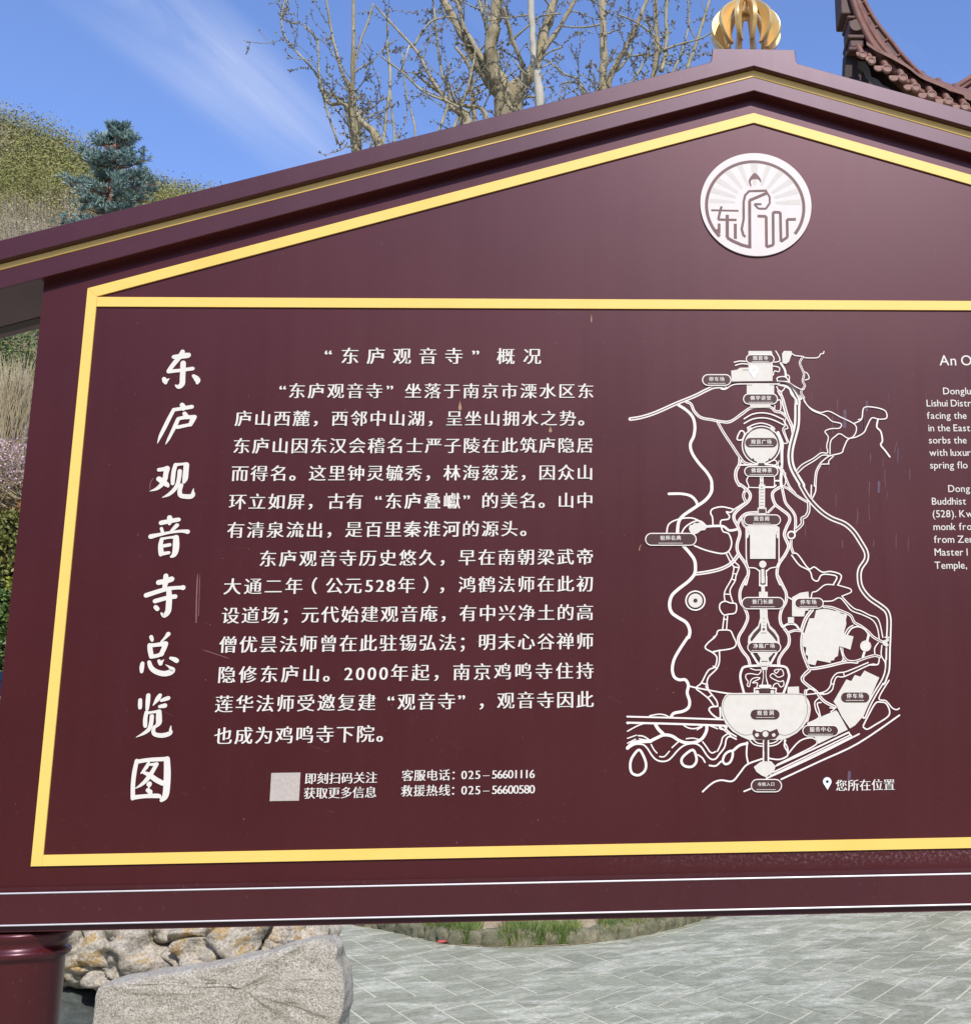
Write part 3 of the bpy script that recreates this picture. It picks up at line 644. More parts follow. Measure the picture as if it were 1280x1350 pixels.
# -- plain roads
for reg, pts, w in [
 (A_, [(500,635),(570,680),(625,740),(645,820),(635,910),(605,980),(620,1060),(680,1150),(750,1230),(790,1300),(795,1350)], 26),
 (C_, [(795,0),(790,60),(740,130),(640,200),(540,270),(500,330),(490,425)], 28),
 (C_, [(540,535),(590,590),(640,660),(650,730),(640,790),(590,850),(500,920),(440,980),(420,1060),(440,1130),(500,1175),(570,1220),(600,1290),(590,1350)], 28),
 (E_, [(530,0),(470,90),(420,180),(405,260),(420,320),(460,345),(510,345),(535,390),(525,450),(545,520),(535,570),(490,600),(420,615),(395,645)], 23),
 (C_, [(415,75),(530,75),(610,95),(655,140),(668,180)], 24), (C_, [(395,425),(410,350),(470,310),(560,290),(640,295),(720,340),(750,365)], 13),
 (C_, [(525,430),(560,370),(640,320),(700,320),(745,360)], 13), (C_, [(750,365),(830,360),(900,365),(950,400),(1020,390)], 22),
 (C_, [(805,350),(800,280),(785,250),(800,210),(880,190),(960,205),(990,215)], 13), (C_, [(990,215),(1090,150)], 12), (C_, [(990,215),(960,240),(925,235),(950,270),(940,300),(880,310),(870,345)], 13),
 (C_, [(880,370),(895,410),(945,430),(970,500),(960,560),(930,595),(870,605),(740,575),(640,535)], 13),
 (C_, [(945,590),(990,670),(1035,715),(1030,750),(1010,800),(1000,850),(960,920),(960,970),(985,1045)], 11), (C_, [(920,600),(965,690),(990,725),(985,770),(970,830),(920,920),(905,970),(912,1030)], 11),
 (C_, [(910,965),(960,968)], 10), (C_, [(980,780),(1018,790)], 10), (C_, [(970,830),(1005,845)], 10), (C_, [(990,725),(1030,730)], 12),
 (C_, [(905,1155),(890,1280)], 11), (C_, [(935,1150),(925,1280)], 11), (C_, [(898,1190),(932,1190)], 10),
 (J_, [(0,790),(40,760),(60,705),(130,695),(220,705),(260,780),(295,860),(280,910),(220,940),(90,960),(0,975)], 17),
 (E_, [(750,0),(690,50),(672,90),(730,125),(765,165),(750,240),(695,270),(640,370),(605,400),(600,420),(640,450),(700,500),(740,555)], 11),
 (E_, [(785,110),(785,200),(760,260),(700,320),(685,370),(695,420)], 11), (E_, [(695,430),(760,510),(772,555)], 11), (E_, [(735,235),(768,255)], 10), (E_, [(640,370),(690,385)], 11), (E_, [(690,490),(722,470)], 10),
 (E_, [(770,560),(720,565),(702,590),(740,635),(790,655),(790,570)], 13), (E_, [(540,395),(600,410),(850,455),(985,457)], 12), (E_, [(740,120),(790,105)], 11),
 (E_, [(40,643),(430,653),(822,667)], 13), (E_, [(40,692),(430,702),(862,718)], 16), (E_, [(1010,850),(1005,950),(1018,1020)], 13),
 (E_, [(650,1250),(730,1180),(800,1157),(890,1165),(950,1100),(1010,1030),(1130,985)], 13), (E_, [(985,1248),(1040,1225)], 12), (E_, [(900,915),(950,875),(1010,860)], 20),
 (L_, [(375,215),(405,265),(460,320)], 36), (L_, [(320,400),(400,360),(470,332),(560,345),(640,395),(720,420),(820,415),(900,370),(945,290),(950,230)], 33),
 (L_, [(60,480),(120,425),(200,408),(320,402)], 38), (L_, [(60,490),(140,440),(230,440),(280,480),(340,570),(390,615),(450,630),(510,620),(560,580),(640,490),(720,440),(820,430),(890,470),(950,560),(1000,605),(1050,600),(1090,550),(1150,470),(1170,380),(1210,350),(1280,380)], 17),
 (L_, [(325,440),(355,495),(390,535)], 14), (L_, [(420,575),(475,575),(530,515)], 14), (L_, [(560,475),(630,410)], 14), (L_, [(905,410),(950,470),(980,515),(1010,535),(1050,520)], 15), (L_, [(1070,515),(1110,430),(1130,360),(1180,322)], 15),
 (L_, [(60,370),(160,335)], 13), (L_, [(60,425),(150,380)], 13), (L_, [(180,340),(240,348),(300,385)], 15), (L_, [(190,375),(260,388)], 12), (L_, [(720,375),(790,368),(860,382)], 13), (L_, [(310,117),(400,100),(470,105),(520,127)], 14),
 (L_, [(695,228),(750,255),(820,260),(900,230)], 14), (L_, [(60,290),(170,230),(240,205)], 14), (L_, [(850,555),(900,590),(930,640)], 16), (L_, [(980,675),(1050,680),(1110,630)], 19), (L_, [(840,275),(900,240)], 12),
 (L_, [(1090,240),(1130,265),(1220,340)], 14), (L_, [(980,225),(1070,262)], 14), (L_, [(1150,240),(1200,300),(1280,350)], 16), (L_, [(60,205),(100,195)], 16), (L_, [(1090,240),(1100,265),(1150,270),(1180,240)], 12),
 (K_, [(430,460),(390,300),(400,210),(450,160),(660,150),(880,160),(930,230),(930,300),(875,455)], 25), (K_, [(640,180),(650,270),(632,375)], 13), (K_, [(680,180),(675,270),(702,375)], 13), (K_, [(612,380),(722,380)], 30),
 (K_, [(500,180),(560,200),(620,200),(590,250),(510,240),(455,250),(450,290),(475,330),(465,370),(490,385),(505,320),(540,290),(600,285),(600,300),(540,330),(530,345),(580,345),(570,400)], 11),
 (K_, [(815,190),(770,205),(795,235),(835,190),(865,210),(870,260),(810,280),(760,240),(725,260),(740,290),(830,330),(870,320),(875,370),(840,390),(810,350),(770,360),(750,405)], 11),
 (K_, [(430,460),(470,465),(520,463),(545,460),(548,410),(570,405),(770,405),(790,415),(792,460),(880,463)], 15),
 (K_, [(490,985),(540,1035),(620,1055),(720,1055),(800,1035),(860,985)], 13), (K_, [(530,980),(580,1020),(640,1028),(720,1025),(780,1010),(830,970)], 12),
 (K_, [(0,380),(40,425),(245,465)], 14), (K_, [(890,970),(885,1010),(915,1060),(925,1109)], 14),
 (F_, [(38,830),(36,1005)], 12), (F_, [(76,830),(76,1005)], 12), (F_, [(140,1040),(440,905),(725,770)], 13), (F_, [(60,1143),(430,975),(810,783)], 12), (F_, [(180,1150),(480,1010),(800,860),(1135,632)], 13), (F_, [(725,770),(742,800)], 11),
 (F_, [(80,980),(160,990),(225,965),(232,930),(205,880),(215,835)], 12), (F_, [(235,945),(330,840),(430,815),(465,865),(300,955),(150,1030)], 11),
 (O_, [(1035,230),(920,430),(1000,460),(1070,540),(1120,560),(1150,545)], 14), (O_, [(745,740),(800,630),(880,490),(940,475),(1000,490),(1040,570),(1020,640),(880,730),(790,780),(745,755)], 16),
 (M_, [(650,570),(700,500),(780,480),(850,515),(890,570)], 16), (M_, [(620,570),(660,500),(715,465)], 13), (M_, [(892,570),(875,640)], 26), (M_, [(845,760),(825,825)], 26), (M_, [(575,720),(605,830),(590,868)], 14),
 (M_, [(245,150),(260,95),(310,80),(400,10),(500,10)], 13), (M_, [(540,12),(640,40),(690,60),(690,95),(610,130),(600,150),(720,270),(800,300),(900,350),(1000,400),(1050,600)], 13),
 (M_, [(380,195),(480,190),(565,155),(640,230),(700,300),(830,350),(940,410),(990,500),(1010,620)], 13), (M_, [(1000,660),(960,720),(960,790)], 13), (M_, [(1040,690),(1032,800),(1075,880),(1080,950)], 13), (M_, [(1010,840),(990,905),(890,910)], 13), (M_, [(1075,600),(1120,600)], 13),
 (O_, [(800,30),(560,130),(450,150),(390,220),(380,280),(340,340),(270,370),(110,390)], 13), (O_, [(925,0),(905,55),(820,55),(540,185),(450,190),(415,260),(400,330),(350,375),(290,390)], 13), (O_, [(522,140),(535,190)], 11), (O_, [(380,268),(420,275)], 11), (O_, [(255,385),(300,380)], 16),
 (O_, [(105,390),(110,345),(150,325),(200,345)], 16), (O_, [(245,430),(200,480),(215,570),(245,650),(120,715)], 14), (O_, [(270,480),(228,490),(245,560),(265,640)], 14), (O_, [(380,585),(420,550),(370,540)], 12),
 (D_, [(290,620),(360,710),(450,760),(475,830),(520,850),(550,800),(600,790),(690,810),(660,880)], 12), (D_, [(310,600),(350,620),(440,740),(490,725),(560,770),(640,765),(730,800),(700,885)], 12), (D_, [(465,0),(462,100)], 12), (D_, [(505,0),(500,60),(470,120)], 12),
 (G_, [(0,576),(55,580),(150,525),(330,515),(700,517)], 15), (G_, [(160,255),(230,240),(305,245)], 15), (G_, [(175,292),(250,272),(340,280)], 15), (G_, [(660,120),(700,190),(705,240),(640,255)], 14), (G_, [(720,265),(770,350),(780,430)], 26),
 (G_, [(680,485),(680,440),(770,430),(825,490)], 15), (G_, [(680,485),(820,490)], 20), (G_, [(780,405),(820,420),(820,490)], 13), (G_, [(620,300),(700,318),(695,370),(645,360),(628,410)], 13), (G_, [(860,155),(900,175),(990,185),(1010,200),(1160,200),(1200,155),(1230,150),(1240,125)], 13),
 (G_, [(1000,370),(1040,390),(1060,450),(1010,470)], 13), (G_, [(670,550),(700,600),(740,600),(770,560)], 14), (G_, [(680,600),(715,660),(735,600)], 12), (G_, [(650,775),(650,830),(715,830),(715,715),(680,715)], 13), (G_, [(820,500),(900,550),(960,580),(1000,580)], 13), (G_, [(780,545),(830,580),(850,640),(905,705),(912,760)], 24),
 (B_, [(390,570),(440,650),(540,700),(620,690),(720,740),(840,800),(865,850),(840,910),(790,930),(720,890),(680,910),(635,960),(630,1070)], 10),
 (B_, [(400,600),(470,680),(590,730),(650,780),(728,800),(715,840),(640,845),(585,870),(615,920),(600,1000),(608,1060),(550,1060),(480,1110),(380,1165),(328,1225)], 10), (B_, [(620,1082),(560,1082),(490,1130),(400,1185),(342,1240)], 10),
 (B_, [(840,800),(910,760),(930,660),(1020,655),(1110,680),(1135,720),(1125,755),(1060,760),(1000,750),(960,820),(930,880),(860,920),(790,940),(750,1020),(730,1060),(620,1090),(545,1150)], 11),
 (B_, [(1055,765),(1045,830),(1080,870),(1095,950),(1080,990),(1120,1040),(1160,1095)], 15), (B_, [(620,1160),(620,1130),(660,1090)], 10), (B_, [(545,1160),(620,1158)], 10),
 (B_, [(880,765),(900,760)], 8), (H_, [(325,240),(440,175),(580,155),(720,180),(865,245)], 19), (H_, [(325,305),(440,245),(580,225),(720,250),(880,325)], 19), (H_, [(370,365),(460,320),(560,300),(660,320),(745,365)], 19),
 (H_, [(870,240),(900,330),(865,400),(930,575),(865,575)], 15), (H_, [(905,240),(900,290),(940,370),(890,400),(950,570)], 15), (H_, [(800,430),(860,580),(855,700),(855,830),(850,960),(840,1100),(850,1190)], 40), (H_, [(815,830),(800,890),(840,950)], 16),
 (H_, [(260,890),(430,885),(620,880),(760,900),(845,960)], 22), (H_, [(640,862),(760,820),(775,885),(640,885)], 15), (H_, [(380,1060),(360,1110),(390,1200),(330,1275)], 17), (H_, [(390,1203),(540,1208)], 14), (H_, [(600,1205),(730,1205),(750,1180),(750,1060)], 15), (H_, [(760,1110),(840,1110)], 24), (H_, [(905,1000),(905,1150),(865,1185)], 15),
 (I_, [(425,690),(428,960),(455,1070)], 15), (I_, [(850,690),(850,980),(840,1060)], 15), (I_, [(455,1070),(540,1075),(595,1115)], 15), (I_, [(840,1060),(740,1075),(692,1115)], 15), (I_, [(600,1105),(600,1285)], 16), (I_, [(685,1105),(685,1285)], 16), (J_, [(600,0),(600,122)], 17), (J_, [(690,0),(690,122)], 17),
 (J_, [(900,660),(960,622),(1060,625),(1112,692)], 26), (J_, [(490,990),(590,1150)], 27), (J_, [(820,990),(730,1150)], 27), (J_, [(958,265),(1020,300)], 16), (D_, [(0,20),(60,15),(130,15),(150,0)], 13),
 ]:
    road(reg, pts, w)
for reg, pts, w in [(L_, [(185,500),(235,560),(268,660),(250,740),(180,785),(110,760),(90,680),(110,590)], 27), (L_, [(790,500),(830,570),(830,640),(780,690),(700,680),(665,630),(690,570)], 27), (L_, [(1230,510),(1240,570),(1210,640),(1160,660),(1130,620),(1160,545)], 25),
 (C_, [(912,1030),(870,1050),(865,1100),(900,1150),(940,1145),(1005,1130),(1010,1055),(960,1045)], 12), (H_, [(225,525),(275,410),(330,440),(300,530)], 21)]:
    road(reg, pts, w, closed=True)
# -- filled areas
area(C_, [(590,385),(600,355),(625,350),(640,332),(665,338),(690,328),(712,340),(750,375),(735,398),(700,402),(670,425),(640,437),(615,430),(600,410)])
area(K_, [(172,630),(185,550),(215,490),(250,463),(1080,463),(1130,510),(1160,580),(1165,660),(1140,770),(1090,845),(1020,910),(930,960),(860,985),(480,985),(400,950),(300,890),(220,800),(180,710)])
area(K_, [(920,390),(1045,385),(1050,470),(915,470)])
area(F_, [(10,1010),(50,1000),(100,1005),(135,1045),(120,1090),(80,1115),(60,1135),(20,1118),(-20,1090),(-42,1050)])
area(O_, [(410,470),(555,220),(610,240),(650,170),(712,190),(758,120),(925,200),(890,275),(735,645),(655,735),(595,772),(505,640),(440,510)])
area(O_, [(120,720),(270,640),(440,567),(470,600),(570,785),(240,945),(195,860),(70,800)])
area(M_, [(300,295),(380,280),(520,296),(648,350),(635,400),(640,450),(615,540),(620,565),(720,590),(685,740),(620,715),(560,700),(545,810),(510,830),(500,860),(470,860),(462,888),(310,858),(290,915),(200,895),(210,810),(180,795),(190,715),(150,700),(165,560),(225,385),(280,385)])
area(M_, [(30,150),(120,100),(215,85),(220,160),(215,300),(180,300),(165,365),(30,365)])
area(M_, [(1040,640),(1075,630),(1115,610),(1120,640),(1090,655),(1118,690),(1090,708),(1060,690),(1045,670)])
circ(M_, (857,698), 62); circ(M_, (857,698), 20, 5)
area(J_, [(965,530),(1045,530),(1045,620),(965,620)])
area(I_, [(590,-10),(670,-10),(668,290),(590,290)]); area(I_, [(572,290),(688,290),(688,375),(572,375)])
area(I_, [(415,550),(455,518),(815,518),(858,550),(858,680),(825,690),(808,640),(805,955),(475,955),(475,640),(440,690),(415,690)])
circ(I_, (640,1025), 47); area(I_, [(620,1085),(660,1085),(660,1290),(620,1290)]); area(J_, [(620,0),(665,0),(667,80),(620,80)])
road(J_, [(600,115),(640,125),(690,115)], 22); area(J_, [(620,120),(665,120),(670,200),(705,200),(705,285),(590,285),(590,200),(620,200)])
area(J_, [(600,410),(700,410),(705,540),(735,640),(800,700),(850,780),(862,870),(445,870),(455,780),(520,700),(580,640),(605,540)])
area(J_, [(560,985),(790,985),(715,1060),(740,1155),(585,1155),(612,1060)]); area(K_, [(610,120),(700,120),(690,200),(630,200)])
circ(H_, (565,610), 268, 17); circ(H_, (565,612), 238); area(H_, [(365,375),(425,355),(445,400),(380,440)]); area(H_, [(700,350),(765,375),(745,430),(690,400)]); area(H_, [(500,830),(630,830),(620,890),(510,890)])
area(H_, [(545,1045),(597,1045),(600,1215),(617,1285),(528,1285),(545,1210)]); area(H_, [(820,930),(870,930),(880,1000),(830,1000)])
area(G_, [(330,120),(610,120),(625,180),(620,480),(130,487),(122,357),(195,345),(230,322),(330,320)]); area(G_, [(310,515),(640,515),(640,645),(310,645)]); area(G_, [(350,755),(595,755),(600,800),(350,805)])
area(G_, [(735,150),(760,118),(850,122),(858,155),(835,200),(820,250),(780,277),(740,265)])
circ(C_, (649,1024), 84, 13); circ(C_, (649,1024), 63); circ(C_, (649,1024), 19, dark=True); circ(D_, (287,442), 32, 14); area(D_, [(262,415),(312,415),(312,470),(262,470)], True) if False else None
circ(D_, (287,442), 24, dark=True)
# -- dark details over the areas
def dk(reg, pts, w, closed=False, smooth=True): road(reg, pts, w, smooth=smooth, closed=closed, dark=True)
dk(K_, [(510,925),(430,930),(330,880),(250,790),(205,700),(190,620),(205,540),(255,480),(300,476),(660,474),(1070,476),(1125,550),(1142,640),(1120,740),(1040,860),(920,930),(815,922)], 5)
area(K_, [(520,920),(530,880),(548,868),(565,888),(620,898),(655,878),(690,878),(720,893),(800,860),(812,890),(828,925),(780,975),(700,985),(560,980)], True)
circ(K_, (575,930), 22); circ(K_, (670,920), 33); circ(K_, (763,930), 20)
area(K_, [(608,405),(722,405),(722,455),(608,455)], True); circ(K_, (577,448), 23); circ(K_, (748,445), 22)
area(K_, [(652,205),(673,205),(672,270),(682,358),(640,358),(652,280)], True)
dk(K_, [(628,103),(690,103)], 9); dk(K_, [(632,158),(685,158)], 8); area(K_, [(655,995),(688,995),(688,1109),(655,1109)], True); area(F_, [(45,835),(69,835),(69,1005),(45,1005)], True)
for yy_ in (60, 98, 140, 180, 222, 262): dk(I_, [(606,yy_),(650,yy_)], 6)
area(I_, [(588,308),(675,308),(675,362),(588,362)], True)
area(J_, [(608,600),(618,620),(615,700),(540,790),(500,840),(485,842),(480,810),(520,740),(590,670)], True); area(J_, [(698,600),(690,620),(695,700),(770,780),(815,840),(830,842),(828,800),(790,740),(720,670)], True)
circ(J_, (652,686), 16, dark=True); dk(J_, [(620,735),(685,735)], 7); dk(J_, [(640,545),(662,545)], 5); dk(J_, [(640,595),(662,595)], 5); dk(J_, [(640,640),(662,640)], 5)
area(J_, [(520,1010),(560,1012),(600,1060),(590,1085)], True); area(J_, [(800,1010),(760,1015),(725,1055),(735,1090)], True)
dk(I_, [(615,1190),(615,1240)], 6); dk(I_, [(668,1190),(668,1240)], 6); dk(J_, [(612,90),(640,100),(670,90)], 14); dk(J_, [(600,160),(620,160)], 10)
dk(I_, [(462,640),(462,700)], 8); dk(I_, [(815,635),(815,690)], 8); dk(I_, [(440,606),(465,606)], 5); dk(I_, [(820,606),(840,606)], 5)
for a0, a1 in ((140, 40), (-20, -52), (232, 200), (195, 165)):
    dk(H_, [(565+243*math.cos(R(a0+(a1-a0)*i/8)), 608-243*math.sin(R(a0+(a1-a0)*i/8))) for i in range(9)], 11 if a0 < 130 and a0 > 0 or a0 == 140 else 15)
circ(H_, (450,812), 17, dark=True); circ(H_, (682,812), 16, dark=True); area(H_, [(530,862),(605,862),(615,890),(520,890)], True)
for yy_ in (1070, 1135, 1200): circ(H_, (572,yy_), 9, dark=True)
dk(H_, [(822,835),(838,880)], 18); dk(H_, [(555,1235),(595,1235)], 5)
dk(G_, [(690,462),(750,460)], 14); dk(G_, [(135,494),(400,490),(660,492),(800,505),(880,555),(945,640)], 15); dk(G_, [(315,530),(370,530)], 5); dk(G_, [(585,530),(640,530)], 5)
dk(G_, [(260,348),(330,348)], 6); dk(O_, [(470,600),(570,770)], 4); dk(M_, [(362,276),(392,278)], 7); dk(M_, [(450,283),(525,303)], 5); dk(M_, [(575,325),(610,338)], 6)
area(M_, [(300,295),(278,380),(235,375),(268,320)], True); dk(J_, [(975,612),(1035,612)], 5)
flush()
mw.build('map_lines', m_mapline, sign, recalc=False, kind='stuff'); mk.build('map_dark_lines', m_ink, sign, recalc=False, kind='stuff')
# -- name plates
def plate(reg, x0, x1, y0, y1, text, border=True, xs=None, em=None):
    YL = YM[0]-.00015
    def caps(g):
        r_ = (y1-y0)/2+g; cy_ = (y0+y1)/2; pts = []
        for i in range(13): a = R(90-180*i/12); pts.append((x1-r_+g*1.0+r_*math.cos(a), cy_-r_*math.sin(a)))
        for i in range(13): a = R(270-180*i/12); pts.append((x0+r_-g*1.0+r_*math.cos(a), cy_-r_*math.sin(a)))
        return pts
    bw = 1.3*reg.k if border else 0
    root = None
    if border:
        mb = MB(); mb.prism([reg(*p) for p in caps(0)], YL, YL+.0001); root = mb.build('name_plate_border', m_mapline, sign)
    mb = MB(); mb.prism([reg(*p) for p in caps(-bw)], YL-.0002, YL-.0001); pl_ = mb.build('name_plate', m_ink, sign)
    if root: root.name = 'name_plate_border'
    mb = MB(); xa, xb = xs if xs else (x0+(x1-x0)*.27, x1-(x1-x0)*.27)
    em = em or 6.6*reg.k; n = len(text); z = reg(0, y0+(y1-y0)*.42)[1]
    for i, ch in enumerate(text):
        cx = reg(xa+em*.5+(xb-xa-em)*(i/(n-1)), (y0+y1)/2)[0]
        put(mb, ch, cx, z, reg.w(em)*1.0, YL-.0002, th=.0001, bold=(.02, .006, 3, 0))
    zz = y0+(y1-y0)*.80; ya = YL-.0003; random.seed(len(text)*7+int(x0))
    x = xa-em*.15 if n < 4 else xa-em*.3
    xe_ = xb+em*.15 if n < 4 else xb+em*.3
    while x < xe_:
        w_ = random.uniform(.5, 2.6)*reg.k
        mb.prism([reg(x, zz-.35*reg.k), reg(min(x+w_, xe_), zz-.35*reg.k), reg(min(x+w_, xe_), zz+.4*reg.k), reg(x, zz+.4*reg.k)], ya, ya+.0001)
        x += w_+.35*reg.k
    mb.build('plate_text', m_white, pl_, recalc=False, kind='stuff')
plate(G_, 298, 645, 160, 272, '观音寺', xs=(380,570)); plate(G_, 265, 685, 632, 765, '佛学讲堂', xs=(350,605)); plate(A_, 708, 968, 362, 465, '停车场', xs=(768,908))
plate(H_, 342, 787, 510, 640, '观音广场', False, xs=(418,712)); plate(H_, 325, 805, 905, 1055, '佛窟禅茶', xs=(422,718)); plate(C_, 203, 660, 423, 537, '祖师名典', xs=(335,523))
plate(I_, 392, 875, 378, 522, '观音阁', xs=(522,728)); plate(J_, 365, 920, 268, 427, '普门长廊', xs=(500,775)); plate(J_, 438, 878, 850, 992, '净瓶广场', xs=(515,797))
plate(M_, 55, 385, 155, 278, '停车场', xs=(122,305)); plate(K_, 503, 828, 646, 755, '观音洞', False, xs=(575,765)); plate(O_, 495, 812, 368, 478, '停车场', False, xs=(558,745)); plate(O_, 60, 472, 732, 862, '服务中心', xs=(142,388))
plate(Reg(985,1022,6.137), 26, 278, 30, 138, '寺院入口', xs=(82,218), em=31)
STEP = 6e-6
def pin(cx, cy, r_, tip, Y):
    mb = MB(); a, b = zl(cx-r_, cy), zl(cx+r_, cy); c = ((a.x+b.x)/2, a.z); rr = (b.x-a.x)/2; t_ = zl(cx, tip)
    poly = [(c[0]+rr*math.cos(R(a_)), c[1]+rr*math.sin(R(a_))) for a_ in range(-28, 209, 12)] + [(c[0], t_.z)]
    mb.prism(poly, Y, Y+.0001); o = mb.build('map_pin', m_pin, sign)
    mb = MB(); disc(mb, c, rr*.34, rr*.34, Y-.0002, 16, .0001); mb.build('pin_dot', m_navy if r_ > 4.9 and cy > 900 else m_cream, o)
pin(993, 488, 6.3, 500, YM[0]-.0006); pin(1090, 1030.5, 5.6, 1041.5, YB-.0008)
m_lilac = noisy('lilac_water_mark', (.07, .03, .045), (.13, .085, .135), scale=55, rough=.5)
m_faint = noisy('faint_scratches', (.085, .025, .024), (.12, .045, .043), scale=90, rough=.7)
# -- scratches, smears and a few stains on the paint
def scr(pts, w, mat, name='scratch'):
    mb = MB(); q = [(zl(*p).x, zl(*p).z) for p in pts]
    stroke(mb, cat(q, 3) if len(q) > 2 else q, [w*PXM*(.25 if i in (0,) else 1) for i in range(len(cat(q, 3) if len(q) > 2 else q))], YB-.0002, caps=False)
    mb.build(name, mat, sign, recalc=False)
scr([(261,756),(259.5,790),(259,821)], 1.6, m_scratch); scr([(264,756),(263,790),(262,812)], .8, m_scratch)
scr([(203,630),(199,636),(198,645)], .9, m_scratch); scr([(266,856),(290,864),(302,868)], .8, m_scratch)
scr([(845,718),(843,722),(842.5,726)], 1.0, m_rust); scr([(1221,515),(1220,523)], .9, m_smear)
scr([(1178,598),(1180,590),(1182,583)], 1.0, m_smear)
rs_ = random.Random(99)
for _ in range(26):
    x_, y_ = rs_.uniform(1040, 1200), rs_.uniform(500, 720); L_ = rs_.uniform(5, 26)
    scr([(x_, y_), (x_+rs_.uniform(-.6, .6), y_+L_/2), (x_+rs_.uniform(-1, 1), y_+L_)], rs_.uniform(.5, 1.3), m_smear, 'water_streak')
for x_, y_, L_, w_ in ((1113, 540, 24, 4.2), (1142, 528, 14, 3.4), (1138, 546, 22, 2.2), (1158, 634, 16, 3), (1119, 1016, 14, 4), (1183, 590, 20, 1.4)):
    scr([(x_, y_), (x_+.3, y_+L_*.3), (x_-.2, y_+L_*.7), (x_, y_+L_)], w_, m_lilac, 'water_mark')
for _ in range(34):
    x_, y_ = rs_.uniform(150, 820), rs_.uniform(420, 1100); a_ = rs_.gauss(0, .5); L_ = rs_.uniform(4, 30)
    scr([(x_, y_), (x_+L_*.5, y_+L_*.5*a_+rs_.uniform(-1, 1)), (x_+L_, y_+L_*a_)], rs_.uniform(.25, .5), m_faint, 'scratch')
for _ in range(90):
    x_, y_ = rs_.uniform(130, 1275), rs_.uniform(230, 1120); r_ = rs_.uniform(.3, .9)
    if y_ < 385-(x_-120)*.26 and x_ < 993: continue
    if y_ < 170+(x_-993)*.3+25 and x_ >= 993: continue
    mb = MB(); c_ = zl(x_, y_); disc(mb, (c_.x, c_.z), r_*PXM, r_*PXM*rs_.uniform(.6, 1.4), YB-.0002, 7, .0001); mb.build('chip', m_scratch if rs_.random() < .6 else m_smear, sign)
scr([(500,1196),(508,1184),(520,1176)], .7, m_scratch); scr([(560,1192),(572,1180),(590,1172)], .6, m_scratch)
def drip(x, y, w, h, mat):
    mb = MB(); P = [(x-w/2, y+h*.75), (x-w*.2, y+h*.35), (x, y), (x+w*.2, y+h*.35), (x+w/2, y+h*.75), (x+w*.25, y+h), (x-w*.25, y+h)]
    mb.prism([(zl(*p).x, zl(*p).z) for p in P], YB-.00025, YB-.00015); mb.build('drip_stain', mat, sign)
drip(606.5, 528, 4.5, 13, m_rust); drip(725.5, 562, 4.5, 8, m_rust); drip(779.5, 413, 1.6, 12, m_rust)
# ------------------------------------------------------------------ gold finial of curved fins on the gable
fc = Vector((XC-.004, 2.585, 0)); zbase = zl(989, 65, 2.585).z - .006; scf = 2.585/2.5
fin_r, fin_h = .084, .128
fc.z = zbase
def fin_profile():
    oo, ii = [], []
    for i in range(25):
        t = i/24
        r_ = fin_r*(math.sin(math.pi*(.20+.74*t))**.8); z = fin_h*t
        w_ = .011+.019*math.sin(math.pi*min(1, t*1.05))
        oo.append((r_, z)); ii.append((max(r_-w_, .010), z))
    return oo, ii
oo, ii = fin_profile()
for k in range(12):
    a = 2*math.pi*k/12 + R(-80); ux, uy = math.cos(a), math.sin(a); th = .0052
    mb = MB(); n = len(oo); vs = []
    for s in (-1, 1):
        for ring_ in (oo, ii):
            for r_, z in ring_: vs.append((fc.x+ux*r_-uy*s*th, fc.y+uy*r_+ux*s*th, fc.z+z))
    fs = []
    for i in range(n-1):
        fs += [(i, i+1, n+i+1, n+i), (2*n+i, 3*n+i, 3*n+i+1, 2*n+i+1), (i, 2*n+i, 2*n+i+1, i+1), (n+i, n+i+1, 3*n+i+1, 3*n+i)]
    fs += [(0, n, 3*n, 2*n), (n-1, 3*n-1, 4*n-1, 2*n-1)]
    mb.add(vs, fs); o = mb.build('finial_fin', m_petal, sign)
    bv = o.modifiers.new('b', 'BEVEL'); bv.width = .0012; bv.segments = 2; bv.limit_method = 'ANGLE'
zh = zl(986, 20, 2.585).z
MB().lathe([(.018, zh-fc.z+.012), (.020, zh-fc.z), (.016, zh-fc.z-.006), (.012, zh-fc.z-.004), (.012, zh-fc.z+.03), (.022, zh-fc.z+.05), (.018, zh-fc.z+.012)], fc, 28).build('finial_hub', m_petal, sign, smooth=True)
MB().lathe([(.0001, fin_h-.004), (.022, fin_h-.004), (.026, fin_h+.006), (.018, fin_h+.016), (.024, fin_h+.03), (.012, fin_h+.05), (.0001, fin_h+.055)], fc, 28).build('finial_cap', m_petal, sign, smooth=True)
MB().prism([(XC-.084, zl(993, 66, 2.5).z-.03), (XC+.084, zl(993, 66, 2.5).z-.03), (XC+.084, fc.z+.0), (XC-.084, fc.z+.0)], Y1+.001, YR-.001).build('finial_base', m_maroon, sign) if False else None

